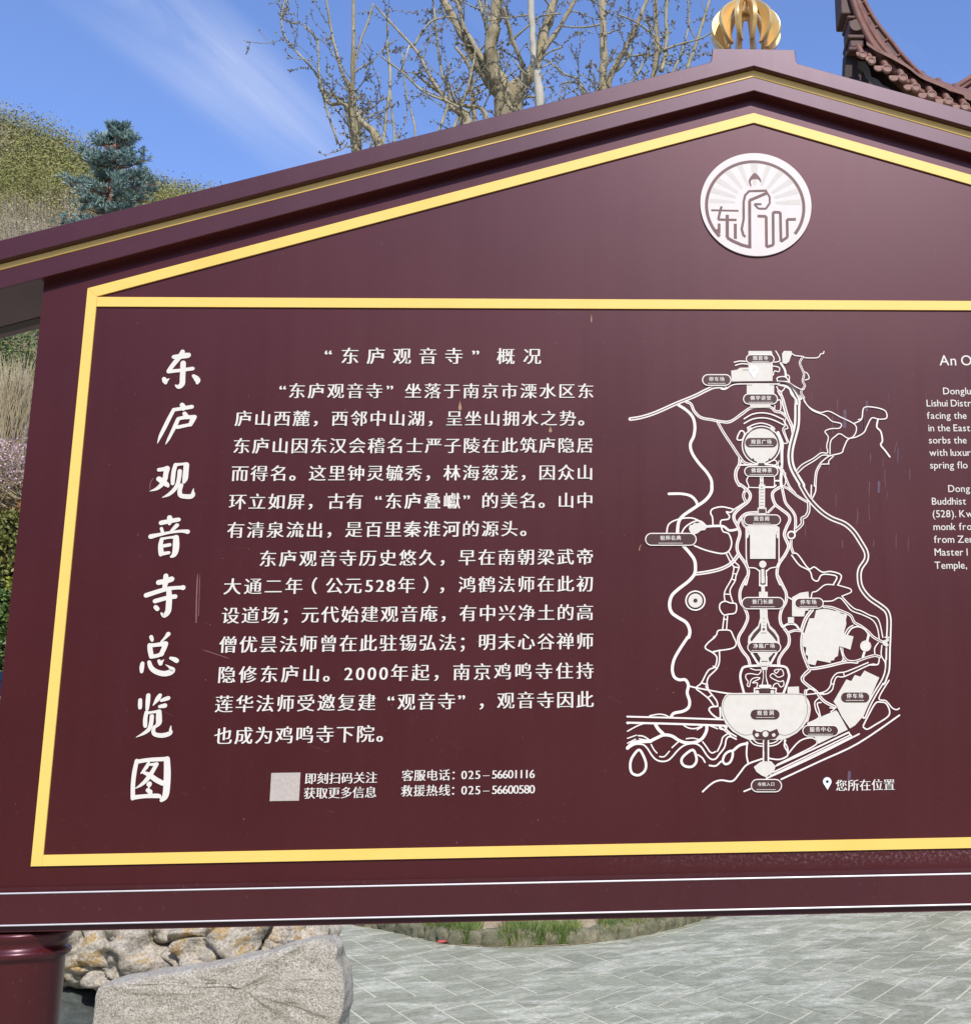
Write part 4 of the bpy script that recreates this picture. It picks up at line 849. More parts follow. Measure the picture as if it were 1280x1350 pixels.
# ------------------------------------------------------------------ ground and terrain
m_earth = noisy('brown_earth', (.055, .055, .025), (.13, .11, .06), scale=.8, rough=.95, bump=.5)
RIDGE = sorted((at(px, py, 92).x, at(px, py, 92).z-3.4) for px, py in ((-700, 60), (-300, 95), (0, 156), (60, 172), (100, 190), (165, 212), (215, 232), (270, 246), (340, 262), (500, 380), (760, 700), (1000, 930), (1500, 1000)))
RX = [r_[0] for r_ in RIDGE]; RZ = [r_[1] for r_ in RIDGE]
def terr(x, y):
    if y < -24: return min(34., (-24-y)*.75)+noise.noise(Vector((x*.06, y*.06, 0)))*3*min(1, (-24-y)/15)  # added slope behind the camera, unseen, keeps low sky out of the panel's reflection
    if y < 18.5: return -.02
    X = x*92/max(y, 30); hz = float(np.interp(X, RX, RZ))
    t = min(1, (y-18.5)/73.5); z = hz*(.08*min(1, (y-18.5)/2.0)*(1 if x < -3 else max(0, -x/3)) + (t**1.3)*.92)
    if y > 92: z -= (y-92)*.5
    return max(-.02, z+noise.noise(Vector((x*.09, y*.09, 0)))*min(1.6, (y-18)*.04)*min(1, max(0, hz/20)))
xs_ = [-400, -250, -160, -120]+[-100+i*1.6 for i in range(85)]+[50, 80, 140, 250, 400]
ys_ = [-300, -120, -90, -80, -72, -64, -56, -48, -40, -32, -24, -18, -8, 0, 6, 10, 14, 17, 18]+[18.5+i*1.4 for i in range(64)]+[115, 130, 150, 200, 300, 500]
gv = [(x, y_, terr(x, y_)) for y_ in ys_ for x in xs_]; nx = len(xs_)
gf = [(j*nx+i, j*nx+i+1, (j+1)*nx+i+1, (j+1)*nx+i) for j in range(len(ys_)-1) for i in range(nx-1)]
def part_of(lo, hi): return [f for f in gf if lo <= (gv[f[0]][1]+gv[f[2]][1])/2 < hi]
m_hillsoil = noisy('tan_hill_soil', (.15, .12, .07), (.27, .22, .14), scale=.6, rough=.95)
m_blockdark = noisy('dark_blocker_ground', (.03, .04, .015), (.08, .09, .035), scale=.3, rough=.95)  # dark tone for the added unseen slope that blocks low sky
for nm, lo, hi, mt in (('hillside', 18, 900, m_hillsoil), ('ground', -24.5, 18, m_earth), ('unseen_blocker_slope', -900, -24.5, m_blockdark)):
    mb = MB(); mb.add(gv, part_of(lo, hi)); o = mb.build(nm, mt, smooth=True, kind='structure')
    b = bmesh.new(); b.from_mesh(o.data); bmesh.ops.delete(b, geom=[v for v in b.verts if not v.link_faces], context='VERTS'); b.to_mesh(o.data); b.free()
# ---- pavement: mortar sheet with slabs laid on it
m_mortar = noisy('pale_mortar', (.50, .47, .36), (.63, .60, .46), scale=9, rough=.9, bump=.3)
m_slab = None
def slabmat():
    m, t, b = newmat('grey_green_slab')
    co = t.nodes.new('ShaderNodeTexCoord'); oi = t.nodes.new('ShaderNodeObjectInfo')
    pos = t.nodes.new('ShaderNodeNewGeometry').outputs['Position']
    mp = t.nodes.new('ShaderNodeMapping'); mp.inputs['Scale'].default_value = (1, 1, 1); mp.inputs['Rotation'].default_value = (0, 0, R(-25)); t.links.new(pos, mp.inputs[0])
    mp2 = t.nodes.new('ShaderNodeMapping'); mp2.inputs['Scale'].default_value = (1.0, 1.7, 1); t.links.new(mp.outputs[0], mp2.inputs[0])
    n1 = N(t, 'ShaderNodeTexNoise', i={'Scale': 1.5, 'Detail': 10, 'Roughness': .72, 'Distortion': 1.2}); t.links.new(mp2.outputs[0], n1.inputs['Vector'])
    n2 = N(t, 'ShaderNodeTexNoise', i={'Scale': 12.0, 'Detail': 9, 'Roughness': .78, 'Distortion': 1.6}); t.links.new(mp2.outputs[0], n2.inputs['Vector'])
    base = ramp(t, n2.outputs[0], [(.32, (.155, .163, .108)), (.52, (.29, .292, .20)), (.68, (.43, .42, .305))])
    wn = ramp(t, n1.outputs[0], [(.47, (0, 0, 0)), (.64, (1, 1, 1))])
    n3 = N(t, 'ShaderNodeTexNoise', i={'Scale': 22.0, 'Detail': 8, 'Roughness': .8}); t.links.new(mp2.outputs[0], n3.inputs['Vector'])
    w3 = ramp(t, n3.outputs[0], [(.42, (.15, .15, .15)), (.6, (1, 1, 1))])
    mu = N(t, 'ShaderNodeMixRGB', blend_type='MULTIPLY'); mu.inputs[0].default_value = 1; t.links.new(wn, mu.inputs[1]); t.links.new(w3, mu.inputs[2])
    mx = N(t, 'ShaderNodeMixRGB'); t.links.new(mu.outputs[0], mx.inputs[0]); t.links.new(base, mx.inputs[1]); mx.inputs[2].default_value = (.74, .72, .57, 1)
    hsv = t.nodes.new('ShaderNodeHueSaturation'); mr = N(t, 'ShaderNodeMapRange', i={'To Min': .88, 'To Max': 1.10}); t.links.new(oi.outputs['Random'], mr.inputs[0]); t.links.new(mr.outputs[0], hsv.inputs['Value']); t.links.new(mx.outputs[0], hsv.inputs['Color'])
    t.links.new(hsv.outputs[0], b.inputs['Base Color']); setc(b, 'Roughness', .72)
    bp = N(t, 'ShaderNodeBump', i={'Strength': .35, 'Distance': .006}); t.links.new(n2.outputs[0], bp.inputs['Height']); t.links.new(bp.outputs[0], b.inputs['Normal'])
    return m
m_slab = slabmat()
mb = MB(); mb.add([(-16, -8, .0), (16, -8, .0), (16, 18.4, .0), (-16, 18.4, .0)], [(0, 1, 2, 3)]); pave = mb.build('pavement', m_mortar, kind='structure')
TH1, TH2, SC = R(64), R(-66), .36
ua = Vector((math.cos(TH1), math.sin(TH1))); ub = Vector((math.cos(TH2), math.sin(TH2)))
# herringbone of 2:1 slabs in a skewed grid
cells = []
for i in range(-90, 100):
    for j in range(-90, 100):
        d = (i-j) % 4
        if d not in (0, 3): continue
        p = Vector((0, 11)) + ua*(SC*i) + ub*(SC*j)
        if -15.5 < p.x < 15.5 and -7 < p.y < 17.8: cells.append((i, j, d == 0, p+((ua*SC+ub*SC*.5) if d == 0 else (ua*SC*.5+ub*SC))))
def vis(p):
    v = Vector((p.x, p.y, 0))-EYE; d = v.dot(fwd)
    if d < 1: return False
    px = CX+FP*v.dot(rt)/d; py = CY-FP*v.dot(up)/d
    return 380 < px < 1320 and 1190 < py < 1400
vc = [c for c in cells if vis(c[3])]
vc.sort(key=lambda c: c[3].y); first = set((c[0], c[1]) for c in vc[:300])
print('slabs in view', len(vc))
def slabgeo(mb, p, hor, rnd, zt):
    g_ = .008+rnd.uniform(0, .004)
    a, b = (SC-g_, SC/2-g_) if hor else (SC/2-g_, SC-g_)
    cs = [p+ua*(a*sa+rnd.uniform(-.007, .007))+ub*(b*sb+rnd.uniform(-.007, .007)) for sa, sb in ((-1, -1), (1, -1), (1, 1), (-1, 1))]
    if (cs[1]-cs[0]).cross(cs[2]-cs[1]) < 0: cs.reverse()
    tz = [zt+rnd.uniform(-.0012, .0012) for _ in cs]
    c_ = (cs[0]+cs[1]+cs[2]+cs[3])/4
    vs = [(c_.x+(q.x-c_.x)*.985, c_.y+(q.y-c_.y)*.985, z) for q, z in zip(cs, tz)] + [(q.x, q.y, .0006) for q in cs]
    mb.add(vs, [(0, 1, 2, 3)]+[(4+i, 4+(i+1) % 4, (i+1) % 4, i) for i in range(4)])
rest = MB()
for i, j, hor, p in cells:
    rnd = random.Random(i*911+j*77)
    if (i, j) in first:
        mb = MB(); slabgeo(mb, p, hor, rnd, .0035); mb.build('slab', m_slab, pave, recalc=False)
    else: slabgeo(rest, p, hor, rnd, .0035)
rest.build('slab_field', m_slab, pave, kind='stuff', recalc=False)

# ------------------------------------------------------------------ rocks
def rockmat(name, cols, scale, bump, vein=None):
    m, t, b = newmat(name); co = t.nodes.new('ShaderNodeTexCoord')
    n1 = N(t, 'ShaderNodeTexNoise', i={'Scale': scale, 'Detail': 10, 'Roughness': .7, 'Distortion': 1.5}); t.links.new(co.outputs['Object'], n1.inputs['Vector'])
    c = ramp(t, n1.outputs[0], cols)
    n2 = N(t, 'ShaderNodeTexNoise', i={'Scale': scale*20, 'Detail': 6, 'Roughness': .7}); t.links.new(co.outputs['Object'], n2.inputs['Vector'])
    g2 = ramp(t, n2.outputs[0], [(.36, (.38, .36, .33)), (.5, (.92, .92, .92)), (.64, (1.45, 1.42, 1.36))])
    mu = N(t, 'ShaderNodeMixRGB', blend_type='MULTIPLY'); mu.inputs[0].default_value = vein or .55; t.links.new(c, mu.inputs[1]); t.links.new(g2, mu.inputs[2])
    t.links.new(mu.outputs[0], b.inputs['Base Color']); setc(b, 'Roughness', .85); setc(b, 'Specular IOR Level', .25)
    ad = N(t, 'ShaderNodeMixRGB'); ad.inputs[0].default_value = .5; t.links.new(n1.outputs[0], ad.inputs[1]); t.links.new(n2.outputs[0], ad.inputs[2])
    bp = N(t, 'ShaderNodeBump', i={'Strength': bump, 'Distance': .03}); t.links.new(ad.outputs[0], bp.inputs['Height']); t.links.new(bp.outputs[0], b.inputs['Normal'])
    return m
m_granite = rockmat('grey_granite', [(.3, (.40, .36, .285)), (.5, (.52, .475, .39)), (.7, (.62, .575, .49))], 4.5, 1.0, .8)
m_scholar = rockmat('pale_ochre_rock', [(.34, (.22, .20, .155)), (.44, (.42, .37, .29)), (.52, (.56, .50, .40)), (.60, (.46, .30, .11)), (.70, (.58, .53, .43))], 3.2, 1.0, .6)
m_kerb = rockmat('tan_kerb_rock', [(.3, (.10, .105, .06)), (.5, (.20, .19, .115)), (.7, (.33, .29, .19))], 6, .8, .5)
m_shaderock = rockmat('shade_dark_rock', [(.3, (.05, .06, .055)), (.55, (.09, .10, .09)), (.8, (.15, .16, .14))], 5, .7, .5)  # shade under the pale rocks put into the rock's colour
def icorock(name, c, size, mat, seed, sub=5, amp=.25, freq=1.2, ridge=0., parent=None, flat=0, rot=0., squash=None, f2=2.0):
    b = bmesh.new(); bmesh.ops.create_icosphere(b, subdivisions=sub, radius=1)
    o3 = Vector((seed*3.7, seed*1.3, seed*.7))
    for v in b.verts:
        p = v.co.copy()
        if squash: p = Vector([math.copysign(abs(q)**squash, q) for q in p])
        d = 1+amp*noise.fractal(p*freq+o3, 1., 2.1, 4)
        if ridge:
            w = p*f2+o3*2+noise.noise_vector(p*freq*1.5+o3)*.9
            q = abs(math.sin(w.x*1.1+w.z*1.9+noise.noise(w*.6)*3.0)); d += ridge*(q**.5-.6)
            cr = abs(noise.noise(p*f2*.55+o3*1.3)); d -= ridge*1.6*max(0, 1-cr/.07)
        v.co = p*d
    M = Matrix.Rotation(rot, 4, 'Z')
    for v in b.verts:
        q = M @ Vector((v.co.x*size[0], v.co.y*size[1], v.co.z*size[2])); v.co = q+Vector(c)
    me = bpy.data.meshes.new(name); b.to_mesh(me); b.free()
    return link(name, me, mat, parent, smooth=True)
# granite block: a rough long boulder standing left of the paving
Yb = 7.4
def blockmesh():
    b = bmesh.new(); front = [(128, 1303), (150, 1296), (176, 1291), (240, 1281), (295, 1271), (350, 1257), (383, 1247), (405, 1242), (430, 1241), (442, 1254), (441, 1268), (449, 1284), (453, 1310), (452, 1335), (446, 1352), (450, 1428), (130, 1432), (118, 1360), (122, 1320)]
    P = [at(px, py, Yb) for px, py in front]
    return P
P = blockmesh()
import itertools
def densify(P, n=5):
    o_ = []
    for i, a in enumerate(P):
        b_ = P[(i+1) % len(P)]
        for k in range(n): o_.append(a.lerp(b_, k/n))
    return o_
D_p = densify(P, 6); cen = sum(D_p, Vector())/len(D_p)
vs = []; nD = len(D_p); rings = 16; depth = .34
prof_r = []
for r_i in range(rings+1):
    t = r_i/rings
    prof_r.append(t)
b = bmesh.new(); grid = []
# front face: concentric rings, then the sides going back, then a back face
levels = [(k/9, 0.) for k in range(1, 10)] + [(1.0-.0*k, depth*k/8) for k in range(1, 9)] + [(k/5, depth) for k in range(4, 0, -1)]
cv = b.verts.new(cen)
for s_, dy in levels:
    ringv = []
    for p in D_p:
        q = cen.lerp(p, s_); q = Vector((q.x, Yb+dy, q.z))
        # round the front arris
        if dy == 0 and s_ > .97: q.y += .02
        if dy > 0 and s_ == 1.0: q.x += -dy*.12 if q.x < cen.x else -dy*.05
        q.z = max(q.z, -.03) if q.z < .02 else q.z
        h = noise.fractal(q*3.2, 1, 2.2, 5)*.45; h2 = noise.fractal(q*11+Vector((4, 1, 2)), 1, 2.1, 4)
        q += Vector((h*.035+h2*.012, -abs(h)*.05+h2*.02+h*.02, h*.03+h2*.014))
        ringv.append(b.verts.new(q))
    grid.append(ringv)
for i in range(nD): b.faces.new((cv, grid[0][i], grid[0][(i+1) % nD]))
for k in range(len(grid)-1):
    for i in range(nD): b.faces.new((grid[k][i], grid[k+1][i], grid[k+1][(i+1) % nD], grid[k][(i+1) % nD]))
bc = b.verts.new(cen+Vector((0, depth, 0)))
for i in range(nD): b.faces.new((bc, grid[-1][(i+1) % nD], grid[-1][i]))
bmesh.ops.recalc_face_normals(b, faces=b.faces)
me = bpy.data.meshes.new('granite_block'); b.to_mesh(me); b.free()
o = link('granite_block', me, m_granite, smooth=True); tag(o, 'rough grey granite block lying left of the paving, in front of the ochre rocks', 'rock')
sb = o.modifiers.new('s', 'SUBSURF'); sb.levels = 1; sb.render_levels = 1
def rock_at(px, py, Y, w, h, d, **k):
    p = at(px, py, Y); s = Y/FP; return dict(c=(p.x, p.y, p.z), size=(w*s, d, h*s), **k)
rocks = [
 (rock_at(318, 1240, 8.15, 100, 60, .40, seed=3, ridge=.16, amp=.22, rot=.1), 'ochre stained pale rock with a folded edge just behind the granite block', m_scholar),
 (rock_at(205, 1246, 8.25, 95, 66, .42, seed=8, ridge=.18, amp=.22), 'pale swirled rock in the middle of the rock pile', m_scholar),
 (rock_at(100, 1254, 8.3, 75, 48, .40, seed=12, ridge=.16, amp=.25), 'pale white streaked rock beside the left post of the notice board', m_scholar),
 (rock_at(374, 1238, 8.0, 26, 26, .15, seed=21, ridge=.06, amp=.2), 'small ochre rock at the right end of the rock pile', m_scholar),
 (rock_at(105, 1360, 8.3, 90, 62, .5, seed=15, ridge=.03, amp=.2), 'grey rock coloured dark as the shade below the pale rocks', m_shaderock),
]
for kw, lab, mt in rocks:
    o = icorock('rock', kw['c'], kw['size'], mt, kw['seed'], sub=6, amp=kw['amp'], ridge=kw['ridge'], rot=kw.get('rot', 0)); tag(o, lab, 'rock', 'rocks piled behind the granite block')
# ------------------------------------------------------------------ planting bed with rock kerb
edge_px = [(430,1214),(480,1222),(520,1229),(560,1238),(600,1246),(650,1249),(700,1249),(780,1244),(860,1231),(915,1215),(960,1205)]
def ground_at(px, py, z=0.0):
    d = ray(px, py); t = (z-1.6)/d.z; return EYE+d*t
edge = [ground_at(*p) for p in edge_px]
bed = empty('planting_bed', tuple(edge[5]), 'curved planting bed with rough rock kerb and green grass beyond the paving', 'planting bed')
m_soil = noisy('sandy_soil', (.30, .22, .13), (.46, .36, .24), scale=7, rough=.95, bump=.6)
ec2 = cat([(e.x, e.y) for e in edge], 6)
mb = MB(); nn = len(ec2)
vs = [(x, y_, .009) for x, y_ in ec2]+[(x*1.02, y_+.22, .03) for x, y_ in ec2]+[(x*1.1+.1, y_+3.0, .12) for x, y_ in ec2]
fs = [(i, i+1, nn+i+1, nn+i) for i in range(nn-1)]+[(nn+i, nn+i+1, 2*nn+i+1, 2*nn+i) for i in range(nn-1)]
mb.add(vs, fs).build('soil', m_soil, bed)
random.seed(11); acc = 0
L_tot = [0]
for i in range(1, nn): L_tot.append(L_tot[-1]+math.dist(ec2[i], ec2[i-1]))
s_ = .1; k = 0
while s_ < L_tot[-1]-.1:
    w = random.uniform(.13, .26)
    i = max(j for j in range(nn) if L_tot[j] <= s_); p = ec2[i]; q = ec2[min(i+1, nn-1)]
    a = math.atan2(q[1]-p[1], q[0]-p[0])
    icorock('kerb_stone', (p[0], p[1]+.13, .045), (w*.66, .11, random.uniform(.08, .12)), m_kerb, 30+k, sub=3, amp=.3, ridge=.06, parent=bed, rot=a, squash=.6)
    s_ += w*1.05; k += 1
m_grass = noisy('grass_blade', (.055, .10, .02), (.12, .18, .035), scale=3, rough=.6, c3=(.22, .22, .07))
m_grassdry = noisy('dry_grass_blade', (.30, .26, .10), (.42, .36, .16), scale=3, rough=.7)
rg = random.Random(5)
def blades(n, xr, mat, name, hmin, hmax, front=.02, dens=None):
    mb = MB()
    for _ in range(n):
        i = rg.randrange(nn-1); f = rg.random(); x = ec2[i][0]*(1-f)+ec2[i+1][0]*f; y_ = ec2[i][1]*(1-f)+ec2[i+1][1]*f
        if not xr[0] < x < xr[1]: continue
        if noise.noise(Vector((x*3.0, 7, 0))) < -.18: continue
        y_ += front+rg.random()**1.3*.75; h = rg.uniform(hmin, hmax); z0 = .02
        a = rg.uniform(0, 6.28); l = rg.uniform(.1, .6)*h; dx, dy = math.cos(a)*l, math.sin(a)*l; w = rg.uniform(.0025, .006); px_, py_ = -math.sin(a+1)*w, math.cos(a+1)*w
        mb.add([(x-px_, y_-py_, z0), (x+px_, y_+py_, z0), (x+dx*.4+px_*.8, y_+dy*.4+py_*.8, z0+h*.6), (x+dx*.4-px_*.8, y_+dy*.4-py_*.8, z0+h*.6), (x+dx, y_+dy, z0+h)], [(0, 1, 2, 3), (3, 2, 4)])
    return mb.build(name, mat, bed, kind='stuff', recalc=False)
blades(26000, (ground_at(560, 1238).x, ground_at(905, 1218).x), m_grass, 'grass', .06, .22)
blades(5000, (ground_at(440, 1216).x, ground_at(905, 1218).x), m_grassdry, 'dry_grass', .05, .2)
m_redflower = noisy('red_petal', (.5, .05, .05), (.6, .10, .10), scale=5)
p = ground_at(583, 1245)
icorock('red_leaf_litter', (p.x, p.y-.02, .03), (.05, .03, .012), m_redflower, 77, sub=2, parent=bed)
icorock('red_leaf_litter', (p.x+.06, p.y+.01, .025), (.03, .02, .01), m_redflower, 79, sub=2, parent=bed)
# ------------------------------------------------------------------ trees
m_bark = noisy('grey_beige_bark', (.18, .145, .08), (.38, .315, .185), scale=3, detail=8, rough=.9, bump=1., bscale=9, stretch=(2.2, 2.2, .5), c3=(.50, .44, .31), bdist=.05)
m_palebark = noisy('pale_smooth_bark', (.30, .28, .22), (.45, .42, .34), scale=5, rough=.8, bump=.4, bscale=20, c3=(.52, .49, .41))
m_twig = noisy('twig_bark', (.21, .185, .105), (.44, .40, .27), scale=4, rough=.85)
m_bud = noisy('dark_spur_bud', (.09, .07, .04), (.19, .155, .09), scale=8, rough=.9)
def rvec(rnd): 
    return Vector((rnd.uniform(-1, 1), rnd.uniform(-1, 1), rnd.uniform(-1, 1)))
def project0(p, Y):
    v = p-EYE; d = v.dot(fwd); return CX+FP*v.dot(rt)/d, CY-FP*v.dot(up)/d
def limb_tree(label, Y, trunk, limbs, root_px, seed, cat_='tree', twig_mul=1., group=None, bark=None, jit=.35):
    rnd = random.Random(seed); s = Y/FP
    def P3(px, py, dy=0): return at(px, py, Y+dy)
    base = P3(*root_px); base.z = terr(base.x, base.y)-.05
    base = Vector((at(root_px[0], root_px[1], Y).x, Y, base.z))
    root = empty('ginkgo_tree', tuple(base), label, cat_, group)
    tw = MB(); bd = MB()
    def bud(p, d):
        a = d.cross(rvec(rnd)); 
        if a.length < 1e-4: return
        a.normalize(); r_ = rnd.uniform(.8, 1.6)*s; L = rnd.uniform(2.2, 5.5)*s
        t = a; u = t.cross(d).normalized(); w = t.cross(u)
        q = p+t*L*.5
        bd.add([p, q+u*r_*.8, q+w*r_*.8, q-u*r_*.8, q-w*r_*.8, p+t*L+d*L*.25], [(0,1,2),(0,2,3),(0,3,4),(0,4,1),(5,2,1),(5,3,2),(5,4,3),(5,1,4)])
    def twig(p, d, L, r_, lvl):
        n = max(3, int(L/(11*s))); pts = [p.copy()]; rad = [r_]; q = p.copy(); dd = d.copy()
        for i in range(n):
            dd = (dd+rvec(rnd)*.20+Vector((0, 0, .045))).normalized(); q = q+dd*(L/n); pts.append(q.copy()); rad.append(max(r_*(1-.75*(i+1)/n), .45*s))
            for _ in range(2):
                if rnd.random() < .8: bud(q-dd*rnd.uniform(0, L/n), dd)
            if lvl > 0 and rnd.random() < (.5 if lvl > 1 else .3):
                nd = (dd+rvec(rnd)*.9).normalized(); twig(q, nd, L*rnd.uniform(.35, .6), r_*.65, lvl-1)
        tw.tube(pts, rad, 5, cap=False)
    def limb(pts, mat, name, jitter=jit):
        # pts (px, py, radius px)
        dep = 0; P = []; Rr = []; dd = rnd.uniform(-.25, .25)
        for i, (px, py, r_) in enumerate(pts):
            dep += dd*jitter if i else 0; P.append(P3(px, py, dep)); Rr.append(r_*s*(.86 if r_ < 6 else 1))
        Q = cat([(p.x, p.y, p.z, r_) for p, r_ in zip(P, Rr)], 5)
        pts3 = []
        for i, q in enumerate(Q):
            v = Vector(q[:3]); k = q[3]*.5
            pts3.append(v+Vector((noise.noise(v*3.1/(s*60)+Vector((seed, 0, 0))), 0, noise.noise(v*3.3/(s*60)+Vector((0, seed, 0)))))*k)
        rad = [max(q[3]*(1+.3*noise.noise(Vector(q[:3])*11)), .4*s) for q in Q]
        MB().tube(pts3, rad, 10 if pts[0][2] > 4 else 7).build(name, mat, root, smooth=True)
        # side twigs
        acc_ = 0
        for i in range(1, len(pts3)):
            seg = pts3[i]-pts3[i-1]; acc_ += seg.length
            d = seg.normalized()
            while acc_ > 11*s/twig_mul:
                acc_ -= 11*s/twig_mul
                if rad[i] < 7*s and rnd.random() < .7: bud(pts3[i]-d*acc_, d) ; 
                if rad[i] < 7*s and rnd.random() < .5: bud(pts3[i]-d*acc_+d*4*s, d)
                if rnd.random() < (.42 if rad[i] > 3.2*s else .26):
                    side = d.cross(rvec(rnd)).normalized(); nd = (side*.9+d*rnd.uniform(.1, .8)+Vector((0, 0, rnd.uniform(-.1, .4)))).normalized()
                    twig(pts3[i], nd, rnd.uniform(22, 75)*s, min(rad[i]*.45, 1.5*s), 2)
    tb_ = project0(base, Y); trunk = [(tb_[0], tb_[1], trunk[0][2])]+trunk[1:]
    limb(trunk, bark or m_bark, 'trunk', .1)
    for l in limbs:
        if l[0][1] > 95: l = [(l[0][0]*.72+trunk[-4][0]*.28, l[0][1]+70, l[0][2]*1.2)]+l
        limb(l, (bark or m_bark) if l[0][2] > 4 else m_twig, 'branch')
    tw.build('twigs', m_twig, root, smooth=True, kind='stuff', recalc=False)
    bd.build('buds', m_bud, root, kind='stuff', recalc=False)
    return root
G_TREES = 'bare ginkgo trees behind the notice board'
limb_tree('large bare tree with a thick forked grey trunk left of the gable peak', 15.4,
 [(700, 1215, 30), (690, 700, 26), (680, 300, 22), (672, 165, 20), (663, 120, 13), (652, 92, 10.5), (648, 60, 8.5), (652, 30, 7.5), (655, -25, 6.5)],
 [[(664,135,9),(640,100,8),(618,62,6.5),(597,22,6),(575,-15,5.5)], [(641,85,5.5),(622,55,4.5),(610,30,4),(600,-10,3.5)], [(672,130,11),(690,108,10),(704,92,9),(711,70,8),(722,30,6.5),(735,-15,5.5)], [(714,68,5),(735,40,4),(752,10,3.5),(765,-15,3)],
  [(690,104,4.5),(682,70,4),(672,40,3.4),(664,10,3)], [(625,150,4),(622,115,3.2),(618,85,3),(600,62,2.5)], [(648,70,4),(640,30,3.6),(628,-10,3)], [(675,150,3),(690,130,2.4),(705,128,2)], [(640,150,3.4),(615,140,3),(590,130,2.5),(545,95,2)],
  [(668,60,2.2),(690,40,1.8),(712,22,1.6),(740,18,1.3)], [(610,158,6),(595,140,5),(585,128,3.4)]], (700, 1215), 3, group=G_TREES)
limb_tree('smaller bare tree with slender upright knobbly branches at the left', 15.0,
 [(560, 1215, 16), (545, 700, 13), (520, 300, 10), (500, 190, 6.5), (482, 165, 5.2), (465, 148, 4.5), (456, 140, 4)],
 [[(463,145,4),(464,120,3.6),(466,80,3.2),(466,30,2.8),(467,-15,2.6)], [(464,125,3),(452,100,2.5),(444,70,2.2),(436,35,2),(428,-15,1.8)], [(456,141,3.2),(434,137,2.8),(424,115,2.4),(418,98,2.2),(395,72,1.9),(380,56,1.7),(372,36,1.5),(373,12,1.3),(379,-10,1.1)],
  [(424,118,1.8),(420,70,1.5),(418,50,1.3),(401,36,1.1)], [(466,108,2.2),(474,60,1.9),(485,30,1.7),(492,5,1.5)], [(506,190,3),(510,150,2.6),(515,100,2.4),(511,60,2),(512,12,1.5)], [(520,188,2),(517,150,1.7),(514,110,1.5)],
  [(503,75,1.4),(530,95,1.6),(560,122,1.8),(590,134,2),(618,148,2)], [(618,160,4.5),(596,142,4),(574,112,2.8),(556,80,2.6),(545,62,2.4),(520,35,2),(495,8,1.6)], [(592,132,2.2),(582,95,2),(576,50,1.9),(570,-10,1.7)], [(546,60,2),(566,30,1.7),(590,22,1.4),(600,24,1.1)],
  [(470,185,1.8),(455,160,1.5),(440,140,1.3),(420,110,1.1)], [(548,180,1.8),(535,120,1.4),(530,70,1.2)], [(473,155,1.6),(490,143,1.5),(505,130,1.3)], [(600,165,2.6),(612,130,2.2),(622,95,2),(628,60,1.6)], [(540,60,1.6),(528,95,1.3)], [(420,60,1.4),(405,35,1.1),(385,30,1)]], (560, 1215), 5, group=G_TREES)
limb_tree('bare tree with several straight pale stems between the forked trunk and the gable peak', 17.2,
 [(800, 1215, 22), (800, 700, 18), (797, 300, 13), (796, 120, 6.5), (795, 60, 6), (793, -20, 5.5)],
 [[(803,105,5),(826,62,4.2),(843,25,3.6),(858,-15,3)], [(860,105,5),(866,60,4.5),(864,20,4),(866,-20,3.8)], [(872,95,4),(878,60,3.6),(878,10,3.2),(886,-20,3)], [(905,92,3.6),(918,55,3),(932,10,2.6),(942,-20,2.3)], [(802,140,3),(830,112,2.4),(850,80,2),(862,52,1.8)],
  [(865,70,2),(890,60,1.8),(920,52,1.6),(940,42,1.3)], [(765,112,2),(745,98,1.7),(728,85,1.4),(718,78,1)], [(770,120,2),(752,108,1.6),(738,112,1.2)], [(868,72,2),(850,72,1.8),(828,74,1.4),(815,70,1.1)], [(866,50,1.8),(840,30,1.6),(812,18,1.3)], [(800,30,2),(770,36,1.6),(738,34,1.3)], [(885,100,2.2),(898,70,1.8),(908,30,1.5),(905,-10,1.3)], [(795,115,3),(820,85,2.6),(835,62,2.2)]], (800, 1215), 9, group=G_TREES, twig_mul=1.15)
limb_tree('straight pale white barked stem just right of the forked trunk', 14.9,
 [(722, 1215, 12), (722, 700, 10), (717, 300, 8), (712, 140, 6.8), (707, 100, 6), (702, 50, 5.6), (699, -20, 5)],
 [[(706,85,1.8),(722,70,1.5),(742,62,1.2)], [(705,110,1.6),(690,95,1.4),(676,78,1.1)]], (722, 1215), 13, group=G_TREES, bark=m_palebark)
# ---- blue green pine
m_needle = noisy('blue_green_needles', (.065, .12, .105), (.18, .27, .24), scale=2.5, detail=3, rough=.6, c3=(.34, .45, .40))
m_redbark = noisy('reddish_pine_bark', (.20, .10, .065), (.34, .19, .13), scale=4, rough=.9, bump=.6)
YP = 18; sp = YP/FP
base = Vector((at(150, 230, YP).x, YP, 0)); base.z = terr(base.x, base.y)-.1
pine = empty('pine_tree', tuple(base), 'blue green pine with reddish trunk standing in front of the wooded hill', 'tree')
trk = [base, Vector((base.x+.1, YP, 5))]+[at(px, py, YP) for px, py in ((148, 330), (146, 285), (150, 245), (149, 218), (154, 195), (155, 172), (154, 163))]
MB().tube(cat([tuple(p) for p in trk], 4), [.15-.13*i/32 for i in range(33)], 8).build('trunk', m_redbark, pine, smooth=True)
nb = MB(); bb = MB(); rn = random.Random(4)
def tuft(p, d, n=13, L=.085):
    for _ in range(n):
        v = (d+rvec(rn)*.75).normalized(); l = L*rn.uniform(.7, 1.15); sd = v.cross(rvec(rn)).normalized()*.0075
        nb.add([p-sd, p+sd, p+v*l+sd*.5, p+v*l-sd*.5], [(0, 1, 2, 3)])
